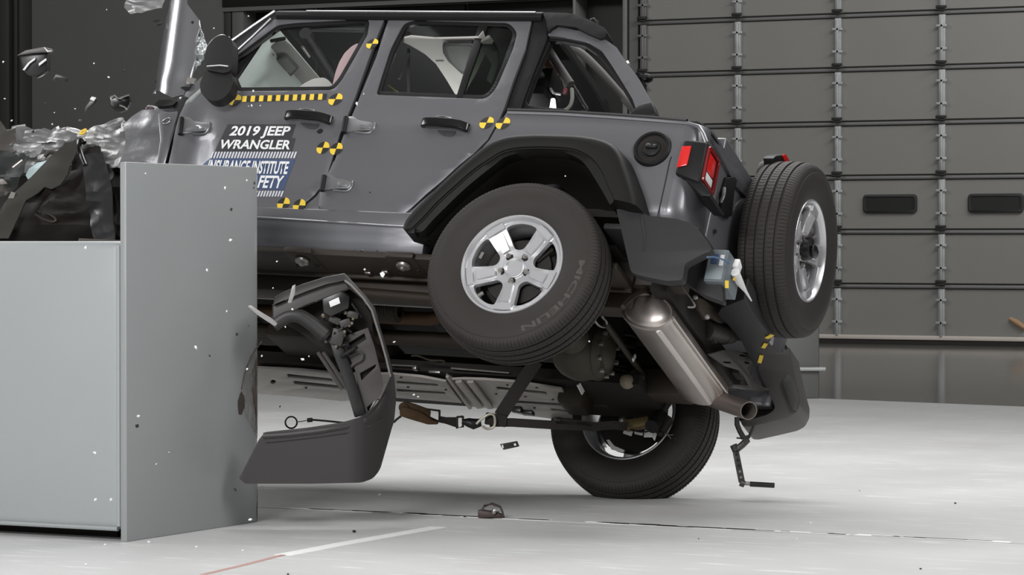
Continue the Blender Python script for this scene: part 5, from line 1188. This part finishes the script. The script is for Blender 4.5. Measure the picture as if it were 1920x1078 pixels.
for u, v, w, h, r in ((628, 600, .05, .03, .4), (648, 606, .05, .035, -.3), (633, 632, .055, .07, .3), (662, 590, .05, .03, .2)):
    mb = MB(); mb.box(D(u, v, FD + .08), (w, .05, h), Matrix.Rotation(AL, 3, 'Z') @ Matrix.Rotation(r, 3, 'Y')); build('connector', mb, mat('dark_connector', (54, 50, 48), .5), tf, .006)
rp = [(646, 630), (690, 614), (702, 648), (713, 692), (719, 722), (707, 752), (694, 772), (678, 778), (672, 735), (666, 695), (652, 662)]
def hq(px): return px
o_ = [rp, [(651, 645), (683, 625), (687, 636), (657, 655)], [(675, 700), (705, 683), (704, 688), (678, 713)], [(688, 764), (704, 750), (702, 756), (690, 772)]]
plate('ribbed_liner', o_, lambda a, b, w: dep(a, b, FD + .10 - w), FLD, tf, t=.012, cut=None, bevel=.002)
dsl('liner_backing', [(650, 640), (690, 618), (716, 720), (690, 774), (676, 770), (668, 700)], MATTE, FD + .125, .01)
mb = MB(); mb.tube(curve([D(u, v, FD + .09) for u, v in ((655, 668), (672, 660), (680, 664), (678, 674), (664, 682), (654, 692))], 4), .006, 6); build('liner_rib', mb, FLD, tf)
mb = MB(); mb.tube(curve([D(u, v, FD + .05) for u, v in ((512, 610), (522, 602), (540, 592), (560, 592), (578, 602), (596, 616), (614, 632))], 4), [.03] * 24 + [.02], 12); build('hose', mb, mat('dark_hose', (46, 44, 44), .5), tf)
mb = MB(); mb.ribbon([D(630, 640, FD + .09), D(640, 672, FD + .09), D(652, 702, FD + .09), D(664, 740, FD + .09), D(676, 780, FD + .09)], .05, .03, fw); build('liner_strut', mb, SHARD, tf, .006)
for du in (0, 10):
    mb = MB(); mb.tube([D(596 + du, 660, FD + .12), D(612 + du, 684, FD + .12), D(642 + du, 730, FD + .12)], .009, 8); build('liner_rail', mb, FLD, tf)
# ------------------------------------------------------------------ ratchet strap under the car
TD = 13.95
def S(u, v, d=TD): return dep(u, v, d)
st = thing('ratchet_strap', S(930, 800), 'black webbing tie-down strap with a rusty ratchet slung below the car', 'strap')
def sob(name, mb, m, bev=0): return build(name, mb, m, st, bev)
mb = MB(); mb.ribbon([S(1006, 676, 13.85), S(970, 730), S(938, 780)], .062, .004, fw); sob('webbing', mb, WEB)
mb = MB(); mb.ribbon([S(918, 792), S(960, 792), S(1040, 797), S(1110, 800), S(1150, 797), S(1176, 800, 14.1)], .040, .004, fw); sob('webbing', mb, WEB)
mb = MB(); mb.ribbon([S(1042, 790), S(1080, 792), S(1130, 798), S(1160, 799)], .022, .004, fw); sob('webbing', mb, WEB)
mb = MB(); mb.box(S(1045, 786), (.03, .02, .02), Matrix.Rotation(AL, 3, 'Z')); sob('strap_end_clip', mb, SHARD, .003)
mb = MB(); mb.box(S(930, 787), (.10, .03, .055), Matrix.Rotation(AL, 3, 'Z') @ Matrix.Rotation(.15, 3, 'Y')); sob('folded_webbing', mb, WEB, .006)
mb = MB(); mb.ribbon([S(824, 786), S(845, 790), S(858, 793)], .03, .005, fw); mb.add([S(822, 782), S(822, 790), S(860, 803), S(858, 782)], [(0, 1, 2, 3)]); sob('tapered_webbing', mb, WEB)
def loopt(px, r, m, name, d=TD):
    mb = MB(); P = [S(u, v, d) for u, v in px]; mb.tube(P + [P[0], P[1]], r, 8); sob(name, mb, m)
loopt([(857, 782), (868, 781), (868, 800), (857, 803)], .006, mat('blackened_steel', (60, 55, 52), .5, .5), 'strap_buckle')
loopt([(824, 770), (824, 790), (806, 783), (800, 767)], .006, mat('blackened_steel', (60, 55, 52), .5, .5), 'ratchet_frame')
mb = MB(); mb.tube([S(866, 790), S(878, 792), S(888, 795), S(902, 792)], [.010, .022, .026, .018], 10); sob('swivel', mb, SHARD)
mb = MB(); mb.tube(curve([S(u, v, TD - .04) for u, v in ((893, 795), (900, 788), (914, 778), (924, 777), (928, 786), (926, 800), (914, 804), (904, 799))], 4), .006, 8); sob('snap_hook', mb, mat('pale_zinc_hook', (206, 200, 186), .4, .4))
mb = MB(); mb.tube([S(926, 780, TD - .03), S(928, 797, TD - .03)], .005, 6); sob('hook_pin', mb, STEEL)
mb = MB(); mb.prism([S(u, v, TD - .03) for u, v in ((749, 772), (752, 764), (760, 763), (788, 772), (812, 788), (823, 791), (821, 796), (802, 796), (768, 786), (750, 780))], fw * .05); sob('ratchet_handle', mb, RUST, .006)
mb = MB(); mb.tube([S(757, 764, TD - .02), S(757, 764, TD + .06)], .024, 14); mb.prism([S(u, v, TD - .01) for u, v in ((751, 757), (760, 753), (778, 758), (800, 766), (808, 772), (806, 784), (790, 776), (756, 772))], fw * .04); sob('ratchet_spool', mb, mat('brown_ratchet', (86, 66, 44), .6, .3, .3, 40), .004)
mb = MB(); mb.tube([S(752, 780), S(744, 786), S(738, 792)], .006, 6); sob('tail_cord', mb, SHARD)
cb = thing('cable_loop', S(560, 796), 'thin black cable with an end loop lying behind the torn flare band', 'cable')
def cob(name, mb, m): return build(name, mb, m, cb)
mb = MB(); mb.tube([S(546 + 11 * math.cos(t), 792 + 11 * math.sin(t)) for t in [2 * PI * i / 16 for i in range(17)]], .004, 6); cob('loop', mb, SHARD)
mb = MB(); mb.tube([S(557, 791), S(566, 790), S(577, 788)], .002, 5); cob('wire', mb, SHARD)
mb = MB(); mb.tube([S(576, 788), S(586, 787)], .010, 8); mb.tube([S(586, 787), S(610, 789), S(640, 792), S(690, 794)], .005, 6); cob('cable', mb, SHARD)
# ------------------------------------------------------------------ jointed arm hanging from the tail
KD = 14.15
lk = thing('jointed_arm', dep(1400, 909, KD), 'jointed black steel arm with a bar foot dangling below the exhaust tip', 'arm')
LKM = mat('arm_steel', (70, 68, 68), .45, .5, .25, 60)
def lob(name, pts, r, m=LKM, n=8):
    mb = MB(); mb.tube([dep(u, v, KD) for u, v in pts], r, n); return build(name, mb, m, lk)
lob('arm_link', [(1382, 782), (1382, 796), (1387, 808), (1395, 822)], .013); lob('arm_link', [(1414, 798), (1408, 812), (1403, 821)], .008)
lob('joint', [(1394, 826), (1404, 822)], .019); lob('arm_link', [(1402, 824), (1392, 834), (1382, 842)], .016); lob('joint', [(1375, 834), (1380, 845)], .018)
mb = MB(); P = [dep(u, v, KD) for u, v in ((1379, 844), (1385, 874), (1391, 904))]; mb.ribbon(P, .030, .012, fw); build('perforated_link', mb, LKM, lk, .003)
for k in (.12, .3, .48, .66, .84):
    mb = MB(); p = P[0].lerp(P[2], k) - fw * .008; mb.tube([p, p - fw * .004], .006, 8); build('bolt', mb, STEEL if k > .5 else MATTE, lk)
lob('joint', [(1388, 905), (1396, 908)], .016); lob('foot_bar', [(1394, 906), (1408, 907)], .009, STEEL); lob('foot_grip', [(1406, 907.5), (1452, 910)], .0125, SHARD, 10)
lob('pin', [(1381, 821), (1394, 822)], .004)
# ------------------------------------------------------------------ loose things
fa = thing('floor_clip', gnd(920, 972), 'small brown bent metal bracket standing on the floor joint below the car', 'bracket')
g0 = gnd(896, 972); ex = c2w(1, 0, 0); gd = FPX / 13.25
def Fp(u, v, d=0.0): 
    p = gnd(u, 972) ; return V((p.x, p.y, (972 - v) / (FPX / (1.207 * FPX / (972 - 452))))) + fw * d
BRK = mat('brown_bracket', (66, 54, 50), .5, .3, .3, 60)
mb = MB(); mb.prism([Fp(u, v) for u, v in ((896, 971), (896, 958), (904, 956), (912, 958), (930, 960), (944, 966), (947, 971))], fw * .05); build('bracket_base', mb, BRK, fa, .003)
mb = MB(); mb.ribbon([Fp(904, 957, .02), Fp(908, 949, .02), Fp(922, 945, .02), Fp(938, 951, .02), Fp(942, 960, .02), Fp(944, 969, .02)], .05, .008, fw.cross(V((0, 0, 1)))); build('bracket_strap', mb, BRK, fa)
mb = MB(); mb.blob(Fp(926, 959, -.006), (.012, .008, .014)); mb.tube([Fp(930, 958, -.005), Fp(938, 957, -.005)], .004, 6); build('bracket_screw', mb, STEEL, fa)
def one(o, label, cat, group=None): return tag(o, label, cat, group)
def shard(name, px, d, m, t, label, cat, group=None, bev=.001):
    mb = MB(); mb.prism([dep(u, v, d) for u, v in px], fw * t); o = build(name, mb, m, None, bev); return one(o, label, cat, group)
tagp = thing('key_tag', dep(955, 841, 13.2), 'small black rectangular plate with two slots in mid-air below the car', 'tag')
plate('plate', [fil([(937, 832.5), (970, 826.5), (974, 837), (944, 843.5)], 1.5), [(940.5, 834), (943, 833.6), (944.5, 840), (942.5, 840.4)], [(963, 832), (967, 831), (968, 835), (964.5, 836)]], lambda a, b, w: dep(a, b, 13.2 - w), SHARD, tagp, t=.006, cut=None, bevel=.001)
# flying headlamp piece and other dark shards above the wreck
hp = thing('lamp_fragment', dep(65, 116, 14.2), 'black cube-like lamp fragment with pale stripes flying at the upper left', 'fragment')
def fr(name, px, m, d, t, bev=.004): 
    mb = MB(); mb.prism([dep(u, v, d) for u, v in px], fw * t); return build(name, mb, m, hp, bev)
fr('shell', [(34, 103), (44, 96), (82, 89), (90, 98), (89, 132), (68, 145), (52, 140), (42, 130)], SHARD, 14.15, .10, .01)
fr('flange', [(31, 104), (48, 94), (82, 88), (98, 92), (97, 98), (86, 98), (60, 100)], mat('grey_flange', (86, 84, 82), .4), 14.12, .05)
fr('pale_stripe', [(42, 131), (52, 118), (66, 107), (66, 112), (56, 119), (46, 132)], WHT, 14.13, .01, .001); fr('pale_stripe', [(72, 119), (86, 109), (87, 113), (73, 124)], WHT, 14.13, .01, .001)
fr('broken_edge', [(68, 148), (86, 138), (80, 143)], STEEL, 14.13, .01, .001); fr('broken_edge', [(82, 88), (90, 95), (98, 94), (98, 97), (88, 98)], STEEL, 14.10, .01, .001)
shard('plastic_shard', [(98, 152), (104, 139), (112, 141), (127, 147), (124, 154), (114, 150), (106, 148)], 14.2, SHARD, .03, 'dark bent plastic shard flying just right of the striped lamp fragment', 'shard')
sh = thing('plastic_shard', dep(168, 200, 14.0), 'narrow dark shard with a white tip flying above the wreck', 'shard')
for px, m in (([(158, 214), (160, 200), (170, 186), (184, 184), (178, 196), (168, 204)], SHARD), ([(168, 186), (172, 181), (180, 183), (176, 190)], WHT)):
    mb = MB(); mb.prism([dep(u, v, 14.0 if m is SHARD else 13.985) for u, v in px], fw * .01); build('blade' if m is SHARD else 'tip', mb, m, sh, .001)
sh = thing('cup_fragment', dep(223, 211, 13.9), 'black half-cup fragment with bright rim flying left of the folded bonnet', 'fragment')
mb = MB(); mb.prism([dep(u, v, 13.9) for u, v in fil([(205, 182, 2), (216, 180), (222, 185), (242, 178, 2), (243, 194), (236, 206), (222, 211), (208, 202)], 4)], fw * .06); build('shell', mb, GLOSSB, sh, .01, 3)
mb = MB(); mb.tube([dep(206, 182, 13.88), dep(215, 179, 13.88), dep(221, 185, 13.88), dep(242, 178, 13.88)], .004, 6); build('rim', mb, STEEL, sh)
mb = MB(); mb.tube([dep(224, 197, 13.88), dep(234, 201, 13.88), dep(238, 206, 13.88)], .004, 6); build('bright_crack', mb, STEEL, sh)
shard('clear_strip', [(464, 574), (470, 572), (488, 584), (508, 596), (520, 606), (516, 612), (500, 602), (482, 590)], 12.6, mat('clear_strip_plastic', (150, 148, 146), .3, 0, .3, 90), .006, 'long pale clear plastic splinter crossing the barrier edge', 'splinter')
shard('clear_strip', [(548, 536), (554, 533), (553, 550), (546, 568), (539, 568), (544, 552)], 12.6, mat('clear_strip_plastic', (150, 148, 146), .3), .006, 'short upright pale splinter above the torn flare', 'splinter')
shard('gasket_scrap', [(712, 512), (718, 509), (722, 514), (718, 521), (714, 518)], 12.7, WHT, .01, 'white scrap in mid-air before the sill, left of the rear wheel', 'scrap')
def fleck(px, r, d, m, label, cat, group, name):
    mb = MB(); c = dep(px[0], px[1], d); k = r * d / FPX
    R = Matrix.Rotation(random.uniform(0, 6), 3, 'X') @ Matrix.Rotation(random.uniform(0, 6), 3, 'Z') @ Matrix.Rotation(random.uniform(0, 6), 3, 'Y')
    vs = [c + R @ V((k * x * random.uniform(.7, 1.25), k * y * random.uniform(.6, 1.1), k * z * .6)) for x, y, z in ((1, 0, 0), (0, 1, 0), (-1, 0, 0), (0, -1, 0), (.2, .1, 1), (-.1, .1, -1))]
    mb.add(vs, [(0, 1, 4), (1, 2, 4), (2, 3, 4), (3, 0, 4), (1, 0, 5), (2, 1, 5), (3, 2, 5), (0, 3, 5)]); return one(build(name, mb, m, None, 0, smooth=5), label, cat, group)
random.seed(5)
L1 = 'white glass fleck in mid-air before the grey barrier'
for u, v, r in ((273, 325, 2.2), (422, 352, 4.2), (463, 338, 2), (432, 450, 5), (160, 465, 4.5), (388, 506, 4.6), (425, 583, 2.2), (367, 651, 5), (259, 780, 4.2), (178, 849, 5), (179, 936, 4), (208, 937, 4.6), (469, 974, 5), (491, 667, 3), (463, 692, 3.2), (293, 870, 2), (317, 848, 1.8)):
    fleck((u, v), r, 11.6, GLASSW, L1, 'fleck', 'white flecks before the barrier', 'glass_fleck')
L2 = 'white glass fleck in mid-air above the wreck, before the dark wall'
for u, v, r in ((6, 116, 3.6), (9, 185, 2.6), (22, 226, 2.6), (108, 240, 4.6), (204, 145, 3), (176, 119, 2.4), (141, 204, 2.2), (102, 211, 2), (98, 233, 2), (338, 184, 4), (291, 174, 2.8), (401, 53, 2), (466, 30, 2.2), (200, 18, 2), (150, 226, 5)):
    fleck((u, v), r, 13.6, GLASSW if r < 4.8 else mat('grey_fleck', (96, 94, 93), .5), L2, 'fleck', 'white flecks above the wreck', 'glass_fleck')
L3 = 'white glass fleck in mid-air before the doors'
for u, v, r in ((669, 194, 5), (472, 198, 3), (488, 198, 2.4), (475, 170, 3), (441, 271, 5.5), (466, 199, 1.8), (682, 176, 2)):
    fleck((u, v), r, 12.3, GLASSW, L3, 'fleck', 'white flecks before the doors', 'glass_fleck')
L4 = 'white glass fleck in mid-air before the dark underside'
for u, v, r in ((519, 490, 2.6), (684, 505, 2.6), (739, 641, 3), (535, 613, 2.6), (568, 674, 5), (579, 668, 2.6), (548, 580, 3), (1060, 330, 1.8), (512, 540, 2.2), (1105, 640, 2), (776, 740, 2.5), (784, 744, 2.5)):
    fleck((u, v), r, 12.4, GLASSW, L4, 'fleck', 'white flecks before the underside', 'glass_fleck')
L5 = 'dark plastic crumb in mid-air before the grey barrier'
for u, v, r in ((444, 627, 6), (393, 667, 4), (257, 799, 4.5), (441, 918, 5.5), (466, 611, 2.2), (462, 646, 2)):
    fleck((u, v), r, 11.7, SHARD, L5, 'crumb', 'dark crumbs before the barrier', 'plastic_crumb')
L6 = 'dark plastic crumb in mid-air above the wreck'
for u, v, r in ((234, 132, 4), (85, 192, 3.4), (62, 247, 4), (277, 202, 2.4)):
    fleck((u, v), r, 13.6, SHARD, L6, 'crumb', 'dark crumbs above the wreck', 'plastic_crumb')
L7 = 'dark crumb in mid-air before the pale floor or door'
for u, v, r in ((525, 762, 3), (678, 470, 4.5), (706, 471, 3), (664, 470, 2.5), (694, 361, 2.6)):
    fleck((u, v), r, 12.4, SHARD, L7, 'crumb', 'dark crumbs around the torn flare', 'plastic_crumb')
def crumb(u, v, r, m, label, group, name):
    mb = MB(); k = r * 12.5 / FPX; c = gnd(u, v, k * .6)
    mb.blob(c, (k, k * .8, k * .6), 6); one(build(name, mb, m, None, 0, smooth=5), label, 'crumb', group)
L8 = 'tiny dark crumb lying on the pale floor'
for u, v, r in ((664, 996, 4.5), (871, 968, 3), (1726, 1066, 2.5), (1791, 943, 3), (1310, 1010, 1.6), (1612, 920, 1.5), (540, 1076, 2.5)):
    crumb(u, v, r, SHARD, L8, 'dark crumbs on the floor', 'floor_crumb')
L9 = 'tiny white glass crumb lying on the pale floor'
for u, v, r in ((279, 1016, 3.6), (368, 1025, 3), (197, 1021, 3), (455, 1032, 2.6), (161, 1058, 2.8), (712, 927, 3), (491, 912, 2.6), (531, 928, 2), (1494, 1010, 2), (1520, 980, 2.4)):
    crumb(u, v, r, GLASSW, L9, 'white crumbs on the floor', 'floor_crumb')

# every fleck and crumb of a group is told apart by its height in view
ORD = 'topmost second third fourth fifth sixth seventh eighth ninth tenth eleventh twelfth thirteenth fourteenth fifteenth sixteenth seventeenth'.split()
byg = {}
for o in [o for o in COL.objects if o.parent is None and o.get('category') in ('fleck', 'crumb')]: byg.setdefault(o['group'], []).append(o)
CI = camo.matrix_basis.inverted()
def seen(o):
    p = CI @ o.location; return p.y / -p.z
for gname, os_ in byg.items():
    os_.sort(key=seen, reverse=True)
    for i, o in enumerate(os_):
        o['label'] = o['label'] + (', topmost of its group' if i == 0 else ', %s from the top' % ORD[i])
